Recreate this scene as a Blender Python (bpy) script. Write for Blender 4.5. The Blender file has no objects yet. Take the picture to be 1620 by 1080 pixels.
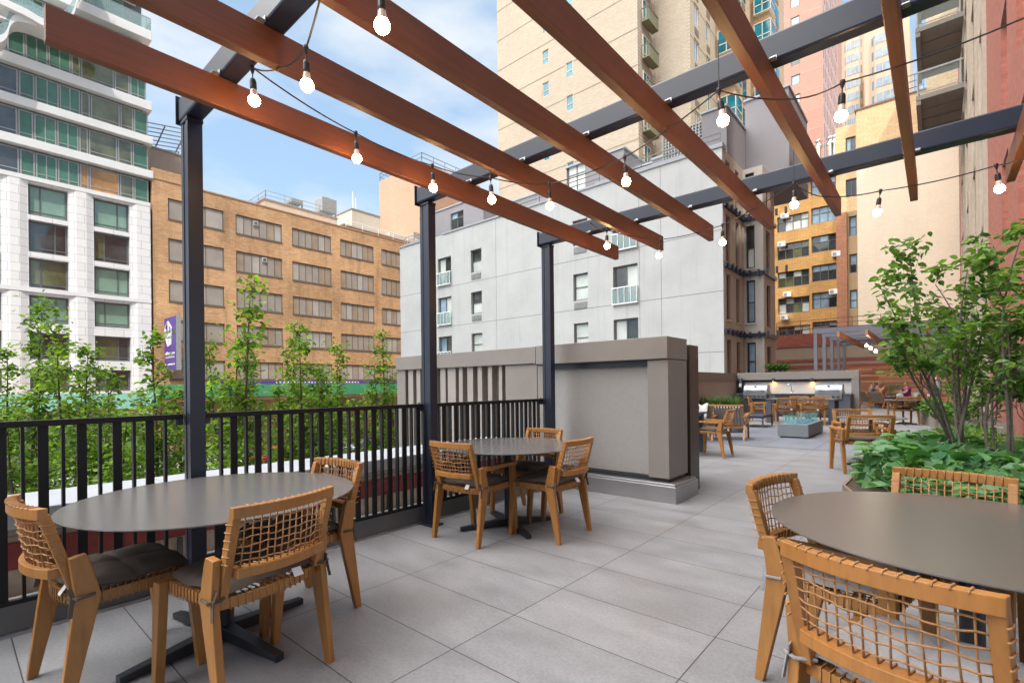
import bpy, bmesh, math, random
import numpy as np
from mathutils import Vector, Matrix
random.seed(7); np.random.seed(7)
PI = math.pi
sc = bpy.context.scene

# ------------------------------------------------------------------ camera
FOC, PX, PY, ROLL, YAW, CH = 777.0, 810.0, 610.9, 0.01089, math.radians(40.86), 1.27
RT = (math.cos(YAW), math.sin(YAW)); FW = (-math.sin(YAW), math.cos(YAW))
cam = bpy.data.cameras.new("camera"); co = bpy.data.objects.new("camera", cam)
sc.collection.objects.link(co)
r_ = Vector((RT[0], RT[1], 0)); f_ = Vector((FW[0], FW[1], 0)); u_ = Vector((0, 0, 1))
c_, s_ = math.cos(ROLL), math.sin(ROLL)
rr_ = r_ * c_ - u_ * s_; uu_ = r_ * s_ + u_ * c_
M = Matrix((rr_, uu_, -f_)).transposed().to_4x4(); M.translation = Vector((0, 0, CH))
co.matrix_world = M
cam.sensor_width = 36.0; cam.lens = FOC / 1620 * 36; cam.shift_y = (PY - 540) / 1620
cam.clip_start = 0.05; cam.clip_end = 3000
sc.camera = co

# ------------------------------------------------------------------ light
SUN = Vector((0.40, -0.36, 0.84)).normalized()
w = bpy.data.worlds.new("World"); sc.world = w; w.use_nodes = True
nt = w.node_tree; nt.nodes.clear()
out = nt.nodes.new('ShaderNodeOutputWorld'); bg = nt.nodes.new('ShaderNodeBackground')
sky = nt.nodes.new('ShaderNodeTexSky'); sky.sky_type = 'NISHITA'; sky.sun_disc = False
sky.sun_elevation = math.asin(SUN.z); sky.sun_rotation = math.atan2(SUN.x, SUN.y)
sky.air_density = 1.0; sky.dust_density = 1.5; sky.ozone_density = 1.0
bg.inputs[1].default_value = 0.15
tc = nt.nodes.new('ShaderNodeTexCoord'); mp = nt.nodes.new('ShaderNodeMapping')
mp.inputs['Scale'].default_value = (1.0, 1.0, 2.6); mp.inputs['Location'].default_value = (0.35, 0.1, 0.2)
nz = nt.nodes.new('ShaderNodeTexNoise'); nz.inputs['Scale'].default_value = 2.1; nz.inputs['Detail'].default_value = 7; nz.inputs['Roughness'].default_value = 0.52
rp = nt.nodes.new('ShaderNodeValToRGB'); rp.color_ramp.elements[0].position = 0.47; rp.color_ramp.elements[1].position = 0.68
mx = nt.nodes.new('ShaderNodeMix'); mx.data_type = 'RGBA'
mx.inputs['B'].default_value = (6.6, 6.9, 7.1, 1)
nt.links.new(tc.outputs['Generated'], mp.inputs[0]); nt.links.new(mp.outputs[0], nz.inputs[0])
# denser, brighter clouds added out of view overhead and southward to light the terrace
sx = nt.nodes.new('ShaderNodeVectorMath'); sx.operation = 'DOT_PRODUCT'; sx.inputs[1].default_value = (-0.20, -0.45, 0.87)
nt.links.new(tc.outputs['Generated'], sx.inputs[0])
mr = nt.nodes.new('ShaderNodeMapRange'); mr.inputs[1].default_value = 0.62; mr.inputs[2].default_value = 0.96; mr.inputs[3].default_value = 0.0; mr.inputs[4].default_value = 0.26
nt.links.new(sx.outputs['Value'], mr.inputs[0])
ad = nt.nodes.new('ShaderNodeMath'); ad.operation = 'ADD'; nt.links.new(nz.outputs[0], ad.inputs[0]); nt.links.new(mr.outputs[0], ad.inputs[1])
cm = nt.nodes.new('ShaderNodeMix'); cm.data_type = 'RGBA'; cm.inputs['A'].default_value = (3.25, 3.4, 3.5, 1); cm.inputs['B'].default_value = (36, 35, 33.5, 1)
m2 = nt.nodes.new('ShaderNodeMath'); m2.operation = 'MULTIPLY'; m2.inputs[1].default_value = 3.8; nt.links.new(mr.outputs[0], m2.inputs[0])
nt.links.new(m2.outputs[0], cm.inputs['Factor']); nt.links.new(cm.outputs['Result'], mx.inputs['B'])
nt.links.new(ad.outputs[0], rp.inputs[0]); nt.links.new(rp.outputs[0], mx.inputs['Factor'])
hz = nt.nodes.new('ShaderNodeMix'); hz.data_type = 'RGBA'; hz.inputs['Factor'].default_value = 0.55; hz.inputs['B'].default_value = (1.7, 2.45, 3.15, 1)
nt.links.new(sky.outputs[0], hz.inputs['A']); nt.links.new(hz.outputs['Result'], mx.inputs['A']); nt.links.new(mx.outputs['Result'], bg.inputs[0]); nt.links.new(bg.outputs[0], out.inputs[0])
sl = bpy.data.lights.new("sun", 'SUN'); sl.energy = 2.0; sl.angle = math.radians(0.6); sl.color = (1.0, 0.93, 0.82)
so = bpy.data.objects.new("sun", sl); sc.collection.objects.link(so)
so.rotation_euler = SUN.to_track_quat('Z', 'Y').to_euler()
sc.view_settings.view_transform = 'Standard'; sc.view_settings.look = 'None'
sc.view_settings.exposure = 1.0; sc.view_settings.gamma = 1.0
sc.cycles.max_bounces = 8; sc.cycles.diffuse_bounces = 4; sc.cycles.transparent_max_bounces = 12
sc.cycles.use_denoising = True; sc.cycles.sample_clamp_indirect = 6.0

# ------------------------------------------------------------------ measuring: a pixel of the 1620 px wide photo to a point on a known plane
def ray(px, py):
    x = px - PX; y = py - PY
    xr = x * c_ - y * s_; yr = x * s_ + y * c_
    a = xr / FOC
    return (RT[0] * a + FW[0], RT[1] * a + FW[1], -yr / FOC)
def gz(px, py, z=0.0):
    d = ray(px, py); t = (z - CH) / d[2]; return Vector((d[0] * t, d[1] * t, z))
def gx(px, py, x):
    d = ray(px, py); t = x / d[0]; return Vector((x, d[1] * t, CH + d[2] * t))
def gy(px, py, y):
    d = ray(px, py); t = y / d[1]; return Vector((d[0] * t, y, CH + d[2] * t))
def at(px, py, D):
    d = ray(px, py); return Vector((d[0] * D, d[1] * D, CH + d[2] * D))

# ------------------------------------------------------------------ materials
def nodes_of(name):
    m = bpy.data.materials.new(name); m.use_nodes = True
    n = m.node_tree; b = n.nodes['Principled BSDF']
    return m, n, b
def setc(b, k, v):
    if k in b.inputs: b.inputs[k].default_value = v
def pos(n, scale=(1, 1, 1), world=False, swap=None):
    if world:
        g = n.nodes.new('ShaderNodeNewGeometry'); o = g.outputs['Position']
    else:
        g = n.nodes.new('ShaderNodeTexCoord'); o = g.outputs['Object']
    if swap:
        s = n.nodes.new('ShaderNodeSeparateXYZ'); c = n.nodes.new('ShaderNodeCombineXYZ')
        n.links.new(o, s.inputs[0])
        for i, k in enumerate(swap): n.links.new(s.outputs['XYZ'.index(k)], c.inputs[i])
        o = c.outputs[0]
    m = n.nodes.new('ShaderNodeMapping'); m.inputs['Scale'].default_value = scale
    n.links.new(o, m.inputs[0]); return m.outputs[0]
def noise(n, vec, scale, detail=5, rough=0.6):
    t = n.nodes.new('ShaderNodeTexNoise'); t.inputs['Scale'].default_value = scale
    t.inputs['Detail'].default_value = detail; t.inputs['Roughness'].default_value = rough
    n.links.new(vec, t.inputs[0]); return t.outputs[0]
def ramp(n, fac, stops):
    r = n.nodes.new('ShaderNodeValToRGB'); e = r.color_ramp.elements
    while len(e) < len(stops): e.new(0.5)
    for i, (p, c) in enumerate(stops):
        e[i].position = p; e[i].color = (c, c, c, 1) if isinstance(c, (int, float)) else (*c, 1)
    n.links.new(fac, r.inputs[0]); return r.outputs[0]
def mixc(n, fac, a, b, mode='MIX'):
    m = n.nodes.new('ShaderNodeMix'); m.data_type = 'RGBA'; m.blend_type = mode
    for k, v in (('Factor', fac), ('A', a), ('B', b)):
        if hasattr(v, 'links'): n.links.new(v, m.inputs[k])
        else:
            i = [x for x in m.inputs if x.name == k and (x.type == 'RGBA' or (k == 'Factor' and x.type == 'VALUE'))][0]
            if k == 'Factor': i.default_value = v
            else: i.default_value = (*v, 1)
    return m.outputs['Result']
def lk(n, m, a, b): n.links.new(a, b)
def mixl(n, fac, a, b, mode='MIX'):
    m = n.nodes.new('ShaderNodeMix'); m.data_type = 'RGBA'; m.blend_type = mode
    fi = [x for x in m.inputs if x.name == 'Factor' and x.type == 'VALUE'][0]
    ai = [x for x in m.inputs if x.name == 'A' and x.type == 'RGBA'][0]
    bi = [x for x in m.inputs if x.name == 'B' and x.type == 'RGBA'][0]
    for i, v in ((fi, fac), (ai, a), (bi, b)):
        if isinstance(v, bpy.types.NodeSocket): n.links.new(v, i)
        elif i is fi: i.default_value = v
        else: i.default_value = (*v, 1)
    return [x for x in m.outputs if x.type == 'RGBA'][0]
def bump(n, b, h, strength=0.3, dist=0.01):
    k = n.nodes.new('ShaderNodeBump'); k.inputs['Strength'].default_value = strength; k.inputs['Distance'].default_value = dist
    n.links.new(h, k.inputs['Height']); n.links.new(k.outputs[0], b.inputs['Normal'])
def sh(c, k): return tuple(max(0, min(1, x * k)) for x in c)
MATS = {}
def plain(name, col, rough=0.6, var=0.12, scale=6, metal=0.0, bmp=0.0, spec=0.5, stretch=(1, 1, 1), world=False):
    if name in MATS: return MATS[name]
    m, n, b = nodes_of(name)
    v = noise(n, pos(n, stretch, world), scale)
    c = ramp(n, v, [(0.3, sh(col, 1 - var)), (0.7, sh(col, 1 + var))])
    n.links.new(c, b.inputs['Base Color']); setc(b, 'Roughness', rough); setc(b, 'Metallic', metal); setc(b, 'Specular IOR Level', spec)
    if bmp: bump(n, b, v, bmp, 0.004)
    MATS[name] = m; return m
def wood(name, col, stretch=(18, 18, 1.2), scale=3.0, rough=0.5):
    m, n, b = nodes_of(name)
    p = pos(n, stretch)
    v = noise(n, p, scale, 8, 0.65); v2 = noise(n, pos(n, (2, 2, 2)), 2.0, 3)
    c = ramp(n, v, [(0.25, sh(col, 0.62)), (0.5, col), (0.78, sh(col, 1.32))])
    c = mixl(n, 0.35, c, ramp(n, v2, [(0.3, sh(col, 0.7)), (0.7, sh(col, 1.3))]), 'MIX')
    oi = n.nodes.new('ShaderNodeObjectInfo')
    c = mixl(n, 1.0, c, ramp(n, oi.outputs['Random'], [(0.0, (0.84, 0.82, 0.80)), (0.5, (1.0, 1.0, 1.0)), (1.0, (1.08, 1.0, 0.96))]), 'MULTIPLY')
    n.links.new(c, b.inputs['Base Color']); setc(b, 'Roughness', rough); bump(n, b, v, 0.15, 0.002)
    return m
def brick(name, swap, c1, c2, mort, bw=0.215, bh=0.075, ms=0.010, stain=0.25, world=True, blotch=0.25, fn=(0.82, 1.14)):
    m, n, b = nodes_of(name)
    p = pos(n, (1, 1, 1), world, swap)
    t = n.nodes.new('ShaderNodeTexBrick'); t.inputs['Scale'].default_value = 1.0
    t.inputs['Brick Width'].default_value = bw; t.inputs['Row Height'].default_value = bh; t.inputs['Mortar Size'].default_value = ms
    t.inputs['Color1'].default_value = (*c1, 1); t.inputs['Color2'].default_value = (*c2, 1); t.inputs['Mortar'].default_value = (*mort, 1)
    t.inputs['Mortar Smooth'].default_value = 0.3
    n.links.new(p, t.inputs[0])
    big = noise(n, p, 0.16, 6, 0.6)
    c = mixl(n, 1.0, t.outputs[0], ramp(n, big, [(0.3, 1 - blotch), (0.75, 1 + blotch * 0.4)]), 'MULTIPLY')
    st = noise(n, pos(n, (1.0, 0.12, 1), world, swap), 1.2, 6, 0.7)
    c = mixl(n, ramp(n, st, [(0.5, 0.0), (0.8, stain)]), c, (0.08, 0.06, 0.045))
    fine = noise(n, p, 9.0, 4, 0.7)
    c = mixl(n, 1.0, c, ramp(n, fine, [(0.3, fn[0]), (0.7, fn[1])]), 'MULTIPLY')
    n.links.new(c, b.inputs['Base Color']); setc(b, 'Roughness', 0.9)
    bump(n, b, t.outputs[1], -0.25, 0.01)
    return m
def stucco(name, col, swap, streak=0.3, rough=0.85, scale=1.0, dark=(0.1, 0.1, 0.09)):
    m, n, b = nodes_of(name)
    p = pos(n, (1, 1, 1), True, swap)
    v = noise(n, p, 0.5 * scale, 8, 0.65)
    c = ramp(n, v, [(0.3, sh(col, 0.9)), (0.7, sh(col, 1.07))])
    st = noise(n, pos(n, (2.2, 0.10, 1), True, swap), 1.6 * scale, 6, 0.65)
    c = mixl(n, ramp(n, st, [(0.54, 0.0), (0.82, streak)]), c, dark)
    f = noise(n, p, 30, 4, 0.7)
    c = mixl(n, 1.0, c, ramp(n, f, [(0.3, 0.93), (0.7, 1.05)]), 'MULTIPLY')
    n.links.new(c, b.inputs['Base Color']); setc(b, 'Roughness', rough); bump(n, b, f, 0.2, 0.004)
    return m
def glass(name, col, rough=0.06, var=0.4, spec=0.8, metal=0.0):
    m, n, b = nodes_of(name)
    p = pos(n, (1, 1, 1), True)
    v = noise(n, p, 0.55, 4, 0.6)
    c = ramp(n, v, [(0.35, sh(col, 1 - var)), (0.65, sh(col, 1 + var))])
    n.links.new(c, b.inputs['Base Color']); setc(b, 'Roughness', rough); setc(b, 'Specular IOR Level', spec); setc(b, 'Metallic', metal)
    wv = noise(n, p, 0.8, 2, 0.5); bump(n, b, wv, 0.08, 0.05)
    return m
def leafmat(name, c1, c2, rough=0.55, trans=0.35):
    m, n, b = nodes_of(name)
    oi = n.nodes.new('ShaderNodeObjectInfo'); g = n.nodes.new('ShaderNodeNewGeometry')
    c = ramp(n, g.outputs['Random Per Island'], [(0.0, c1), (1.0, c2)])
    n.links.new(c, b.inputs['Base Color']); setc(b, 'Roughness', rough); setc(b, 'Specular IOR Level', 0.3)
    tr = n.nodes.new('ShaderNodeBsdfTranslucent'); n.links.new(mixl(n, 1.0, c, (1.5, 1.6, 0.5), 'MULTIPLY'), tr.inputs[0])
    ms = n.nodes.new('ShaderNodeMixShader'); ms.inputs[0].default_value = trans
    n.links.new(b.outputs[0], ms.inputs[1]); n.links.new(tr.outputs[0], ms.inputs[2])
    n.links.new(ms.outputs[0], n.nodes['Material Output'].inputs[0])
    return m
def emit(name, col, s):
    m, n, b = nodes_of(name); setc(b, 'Base Color', (*col, 1)); setc(b, 'Emission Color', (*col, 1)); setc(b, 'Emission Strength', s); return m
def clearglass(name, col, alpha=0.25, rough=0.03):
    m, n, b = nodes_of(name)
    setc(b, 'Base Color', (*col, 1)); setc(b, 'Roughness', rough); setc(b, 'Specular IOR Level', 0.9)
    t = n.nodes.new('ShaderNodeBsdfTransparent'); t.inputs[0].default_value = (*[0.6 + 0.4 * c for c in col], 1)
    ms = n.nodes.new('ShaderNodeMixShader'); ms.inputs[0].default_value = alpha
    n.links.new(t.outputs[0], ms.inputs[1]); n.links.new(b.outputs[0], ms.inputs[2])
    n.links.new(ms.outputs[0], n.nodes['Material Output'].inputs[0]); return m

# ------------------------------------------------------------------ mesh helper
class MB:
    def __init__(s): s.v = []; s.f = []; s.m = []; s.k = 0
    def add(s, vs, fs):
        o = len(s.v); s.v += [tuple(p) for p in vs]
        for f in fs: s.f.append(tuple(i + o for i in f)); s.m.append(s.k)
        return s
    def box(s, x0, y0, z0, x1, y1, z1):
        x0, x1 = sorted((x0, x1)); y0, y1 = sorted((y0, y1)); z0, z1 = sorted((z0, z1))
        return s.add([(x0,y0,z0),(x1,y0,z0),(x1,y1,z0),(x0,y1,z0),(x0,y0,z1),(x1,y0,z1),(x1,y1,z1),(x0,y1,z1)],
                     [(0,3,2,1),(4,5,6,7),(0,1,5,4),(1,2,6,5),(2,3,7,6),(3,0,4,7)])
    def bar(s, p, q, w, h, up=(0, 0, 1), w2=None, h2=None):
        p = Vector(p); q = Vector(q); d = (q - p).normalized(); u = Vector(up)
        x = d.cross(u)
        if x.length < 1e-4: x = d.cross(Vector((1, 0, 0)))
        x.normalize(); y = x.cross(d).normalized()
        w2 = w if w2 is None else w2; h2 = h if h2 is None else h2
        vs = []
        for c, a, b in ((p, w, h), (q, w2, h2)):
            for i, j in ((-1, -1), (1, -1), (1, 1), (-1, 1)): vs.append(c + x * (i * a / 2) + y * (j * b / 2))
        return s.add(vs, [(0,1,2,3),(7,6,5,4),(0,4,5,1),(1,5,6,2),(2,6,7,3),(3,7,4,0)])
    def tube(s, pts, r, n=8, r1=None, caps=True, closed=False):
        pts = [Vector(p) for p in pts]; N = len(pts)
        rs = r if isinstance(r, (list, tuple)) else [r + ((r1 if r1 is not None else r) - r) * i / max(1, N - 1) for i in range(N)]
        vs = []; prev = None
        for i, p in enumerate(pts):
            if closed: d = pts[(i + 1) % N] - pts[i - 1]
            else: d = pts[min(i + 1, N - 1)] - pts[max(i - 1, 0)]
            if d.length < 1e-9: d = Vector((0, 0, 1))
            d.normalize()
            if prev is None:
                a = Vector((0, 0, 1)) if abs(d.z) < 0.9 else Vector((1, 0, 0)); x = d.cross(a).normalized()
            else:
                x = prev - d * prev.dot(d)
                x = x.normalized() if x.length > 1e-6 else d.cross(Vector((0, 0, 1))).normalized()
            prev = x; y = d.cross(x)
            for k in range(n):
                t = 2 * PI * k / n; vs.append(p + (x * math.cos(t) + y * math.sin(t)) * rs[i])
        fs = []
        for i in range(N if closed else N - 1):
            j = (i + 1) % N
            for k in range(n):
                l = (k + 1) % n; fs.append((i*n+k, i*n+l, j*n+l, j*n+k))
        if caps and not closed: fs += [tuple(range(n))[::-1], tuple((N-1)*n + k for k in range(n))]
        return s.add(vs, fs)
    def lathe(s, prof, c=(0, 0, 0), n=24, axis=None):
        # prof list of (r, h) ; axis default +z
        c = Vector(c); A = Vector(axis).normalized() if axis else Vector((0, 0, 1))
        X = A.orthogonal().normalized() if axis else Vector((1, 0, 0)); Y = A.cross(X)
        vs = []
        for r, h in prof:
            for k in range(n):
                t = 2*PI*k/n; vs.append(c + A*h + (X*math.cos(t) + Y*math.sin(t))*max(r, 1e-5))
        fs = []
        for i in range(len(prof)-1):
            for k in range(n):
                l = (k+1) % n; fs.append((i*n+k, i*n+l, (i+1)*n+l, (i+1)*n+k))
        return s.add(vs, fs)
    def prism(s, poly, ax, a, b):
        # poly 2D points; ax extrude axis 'x','y','z'
        n = len(poly); vs = []
        for t in (a, b):
            for (p, q) in poly:
                vs.append({'x': (t, p, q), 'y': (p, t, q), 'z': (p, q, t)}[ax])
        fs = [tuple(range(n)), tuple(range(2*n-1, n-1, -1))]
        for i in range(n):
            j = (i+1) % n; fs.append((i, i+n, j+n, j))
        return s.add(vs, fs)
    def ribbon(s, pts, w, h):
        # rectangular section swept along pts; w sideways, h up
        pts = [Vector(p) for p in pts]; vs = []; N = len(pts)
        for i, p in enumerate(pts):
            d = pts[min(i+1, N-1)] - pts[max(i-1, 0)]; d.normalize()
            x = d.cross(Vector((0, 0, 1))).normalized()
            for a, b in ((-1, 0), (1, 0), (1, 1), (-1, 1)): vs.append(p + x*(a*w/2) + Vector((0, 0, b*h)))
        fs = [(3, 2, 1, 0), tuple((N-1)*4+k for k in range(4))]
        for i in range(N-1):
            for k in range(4):
                l = (k+1) % 4; fs.append((i*4+k, i*4+l, (i+1)*4+l, (i+1)*4+k))
        return s.add(vs, fs)
    def build(s, name, mats, parent=None, smooth=False, bevel=0.0, subs=0, fix=True):
        me = bpy.data.meshes.new(name); me.from_pydata(s.v, [], s.f)
        mats = mats if isinstance(mats, (list, tuple)) else [mats]
        for m in mats: me.materials.append(m)
        if len(mats) > 1: me.polygons.foreach_set('material_index', s.m)
        if fix:
            bm = bmesh.new(); bm.from_mesh(me); bmesh.ops.recalc_face_normals(bm, faces=bm.faces); bm.to_mesh(me); bm.free()
        if smooth: me.polygons.foreach_set('use_smooth', [True]*len(me.polygons))
        me.update()
        o = bpy.data.objects.new(name, me); sc.collection.objects.link(o)
        if parent is not None: o.parent = parent
        if bevel:
            b = o.modifiers.new('bevel', 'BEVEL'); b.width = bevel; b.segments = 2; b.limit_method = 'ANGLE'; b.angle_limit = 0.6
        if subs:
            b = o.modifiers.new('subd', 'SUBSURF'); b.levels = subs; b.render_levels = subs
        return o
def tag(o, label=None, cat=None, group=None, kind=None):
    if label: o['label'] = label
    if cat: o['category'] = cat
    if group: o['group'] = group
    if kind: o['kind'] = kind
    return o
def thing(name, label, cat, loc=(0, 0, 0), rz=0.0, group=None):
    o = bpy.data.objects.new(name, None); sc.collection.objects.link(o)
    o.location = loc; o.rotation_euler = (0, 0, rz); o.empty_display_size = 0.2
    return tag(o, label, cat, group)
def copy_tree(o, parent=None):
    c = o.copy(); sc.collection.objects.link(c)
    if parent is not None: c.parent = parent
    for ch in list(o.children): copy_tree(ch, c)
    return c
def dup(o, loc, rz, label, group=None):
    c = copy_tree(o); c.location = loc; c.rotation_euler = (0, 0, rz); c['label'] = label
    if group: c['group'] = group
    return c
class Face:
    """a facade plane: 'x' faces +x (u = world y), 'y' faces -y (u = world x)"""
    def __init__(s, ax, c): s.ax = ax; s.c = c
    def box(s, mb, u0, u1, z0, z1, w0, w1):
        if s.ax == 'x': mb.box(s.c+w0, u0, z0, s.c+w1, u1, z1)
        else: mb.box(u0, s.c-w0, z0, u1, s.c-w1, z1)
    def pt(s, u, z, w=0): return Vector((s.c+w, u, z)) if s.ax == 'x' else Vector((u, s.c-w, z))
    def wall(s, mb, u0, u1, z0, z1, holes, d):
        us = sorted(set([u0, u1] + [max(u0, min(u1, h[i])) for h in holes for i in (0, 1)]))
        for a, b in zip(us, us[1:]):
            if b - a < 1e-4: continue
            m = (a+b)/2
            cuts = sorted((h[2], h[3]) for h in holes if h[0] <= m <= h[1])
            z = z0
            for p, q in cuts:
                if p > z: s.box(mb, a, b, z, min(p, z1), -d, 0)
                z = max(z, q)
            if z < z1: s.box(mb, a, b, z, z1, -d, 0)
    def window(s, u0, u1, z0, z1, parent, d, fm, gms, vs=(), hs=(), fw=0.06, sill=None, pane=True):
        fr = MB()
        w0, w1 = -d + 0.003, -d + 0.07
        s.box(fr, u0, u0+fw, z0, z1, w0, w1); s.box(fr, u1-fw, u1, z0, z1, w0, w1)
        s.box(fr, u0+fw, u1-fw, z0, z0+fw, w0, w1-.003); s.box(fr, u0+fw, u1-fw, z1-fw, z1, w0, w1-.003)
        W = u1-u0; H = z1-z0
        ub = [u0+fw] + [u0+W*v for v in vs] + [u1-fw]; zb = [z0+fw] + [z0+H*h for h in hs] + [z1-fw]
        for v in ub[1:-1]: s.box(fr, v-fw*.4, v+fw*.4, z0+fw, z1-fw, w0, w1-.006)
        for h in zb[1:-1]: s.box(fr, u0+fw, u1-fw, h-fw*.35, h+fw*.35, w0, w1-.009)
        fo = fr.build('window', fm, parent)
        if pane:
            g = MB(); gl = gms if isinstance(gms, list) else [gms]; used = []
            for i in range(len(ub)-1):
                for j in range(len(zb)-1):
                    m = random.choice(gl)
                    if m not in used: used.append(m)
                    g.k = used.index(m)
                    s.box(g, ub[i], ub[i+1], zb[j], zb[j+1], w0+.002, w0+.02)
            g.build('pane', used, fo, fix=False)
        if sill:
            sb = MB(); s.box(sb, u0-.06, u1+.06, z0-.09, z0-.003, -d+.01, .05); sb.build('sill', sill, fo)
        return fo
# ================================================================== materials
m_steel = plain('charcoal_steel', (0.016, 0.021, 0.040), 0.34, 0.12, 3, metal=0.0, spec=0.4)
m_rail = plain('black_railing_paint', (0.008, 0.008, 0.010), 0.5, 0.12, 5, spec=.25)
m_slat = wood('red_brown_slat_wood', (0.140, 0.046, 0.019), (26, 1.0, 26), 2.6, 0.5)
m_teak = wood('honey_teak', (0.305, 0.140, 0.036), (16, 16, 2.0), 2.5, 0.42)
m_rope = plain('brown_rope', (0.33, 0.165, 0.065), 0.75, 0.25, 60)
m_cush = plain('taupe_cushion_fabric', (0.082, 0.063, 0.052), 0.95, 0.16, 9, bmp=0.25)
m_cush2 = plain('taupe_cushion_fabric_lit', (0.25, 0.24, 0.25), 0.95, 0.1, 120, bmp=0.3)  # same taupe fabric; the stronger light at the right table is put into the colour
m_tag = plain('white_label', (0.75, 0.75, 0.78), 0.7, 0.03)
m_ctag = plain('chrome', (0.7, 0.72, 0.75), 0.2, 0.05, 3, metal=1.0)
def tabletop_mat():
    m, n, b = nodes_of('brushed_metal_tabletop')
    v = noise(n, pos(n, (1, 24, 1)), 3.0, 6, .6); s1 = noise(n, pos(n, (1, 1, 1)), 4.5, 6, .65); sp = noise(n, pos(n, (3, 1, 1)), 16, 2, .5)
    c = ramp(n, v, [(.3, (.205, .200, .202)), (.7, (.228, .222, .224))])
    n.links.new(c, b.inputs['Base Color']); setc(b, 'Metallic', .62); setc(b, 'Roughness', .27); return m
m_top = tabletop_mat()
m_black = plain('black_steel', (0.016, 0.018, 0.024), 0.4, 0.1, 5)
m_soil = plain('soil', (0.06, 0.042, 0.03), 0.95, 0.4, 14, bmp=0.6)
m_cap = plain('grey_stone_cladding', (0.185, 0.170, 0.160), 0.7, 0.07, 2.5, bmp=0.08)
m_capD = plain('brown_stone_cladding', (0.20, 0.165, 0.14), 0.7, 0.07, 2.5, bmp=0.08)
m_panel = stucco('light_grey_plaster', (0.265, 0.260, 0.258), 'XZY', 0.25)
m_skirt = plain('brushed_metal_skirt', (0.36, 0.36, 0.38), 0.32, 0.12, 1.4, metal=0.75)
m_coping = plain('pale_coping_stone', (0.29, 0.31, 0.345), 0.75, 0.06, 3)
m_kerb = plain('dark_grey_kerb_metal', (0.13, 0.125, 0.125), 0.45, 0.15, 2)

def pavers():
    m, n, b = nodes_of('grey_porcelain_pavers')
    g = n.nodes.new('ShaderNodeNewGeometry'); mp = n.nodes.new('ShaderNodeMapping')
    n.links.new(g.outputs['Position'], mp.inputs[0])
    mp.inputs['Location'].default_value = (1.789 + 0.937 * 20, -1.603 + 0.4617 * 40, 0)
    t = n.nodes.new('ShaderNodeTexBrick'); t.offset = 0.0; t.squash = 1.0
    t.inputs['Scale'].default_value = 1; t.inputs['Brick Width'].default_value = 0.937; t.inputs['Row Height'].default_value = 0.4617
    t.inputs['Mortar Size'].default_value = 0.0026; t.inputs['Mortar Smooth'].default_value = 0.0; t.inputs['Bias'].default_value = 0
    t.inputs['Color1'].default_value = (0.200, 0.202, 0.218, 1); t.inputs['Color2'].default_value = (0.222, 0.223, 0.238, 1); t.inputs['Mortar'].default_value = (0.02, 0.02, 0.022, 1)
    n.links.new(mp.outputs[0], t.inputs[0])
    v = noise(n, pos(n, (1, 2.2, 1), True), 2.2, 8, 0.65); f = noise(n, pos(n, (1, 1, 1), True), 55, 4, 0.75)
    st = noise(n, pos(n, (1, 1, 1), True), 0.9, 6, 0.6)
    c = mixl(n, 1.0, t.outputs[0], ramp(n, v, [(0.3, 0.80), (0.7, 1.14)]), 'MULTIPLY')
    c = mixl(n, 1.0, c, ramp(n, f, [(0.35, 0.86), (0.65, 1.11)]), 'MULTIPLY')
    c = mixl(n, ramp(n, st, [(0.50, 0.0), (0.76, 0.5)]), c, (0.15, 0.135, 0.12))
    sp = noise(n, pos(n, (1, 1, 1), True), 5.5, 3, 0.5); c = mixl(n, ramp(n, sp, [(0.70, 0.0), (0.76, 0.45)]), c, (0.14, 0.13, 0.12))
    n.links.new(c, b.inputs['Base Color']); setc(b, 'Specular IOR Level', 0.45)
    n.links.new(ramp(n, v, [(0.3, 0.42), (0.7, 0.62)]), b.inputs['Roughness'])
    bump(n, b, t.outputs[1], -0.5, 0.004); return m
m_pave = pavers()
def pavers2():
    m, n, b = nodes_of('slate_blue_pavers')
    g = n.nodes.new('ShaderNodeNewGeometry'); mp = n.nodes.new('ShaderNodeMapping'); n.links.new(g.outputs['Position'], mp.inputs[0])
    mp.inputs['Location'].default_value = (1.789 + 0.937 * 20, -1.603 + 0.4617 * 40, 0)
    t = n.nodes.new('ShaderNodeTexBrick'); t.offset = 0.0
    t.inputs['Scale'].default_value = 1; t.inputs['Brick Width'].default_value = 0.937; t.inputs['Row Height'].default_value = 0.4617 * 2
    t.inputs['Mortar Size'].default_value = 0.006
    t.inputs['Color1'].default_value = (0.135, 0.15, 0.185, 1); t.inputs['Color2'].default_value = (0.155, 0.17, 0.205, 1); t.inputs['Mortar'].default_value = (0.03, 0.03, 0.035, 1)
    n.links.new(mp.outputs[0], t.inputs[0])
    c = mixl(n, 1.0, t.outputs[0], ramp(n, noise(n, pos(n, (1, 1, 1), True), 3, 6), [(0.3, 0.85), (0.7, 1.12)]), 'MULTIPLY')
    n.links.new(c, b.inputs['Base Color']); setc(b, 'Roughness', 0.5); return m
m_pave2 = pavers2()

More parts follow.
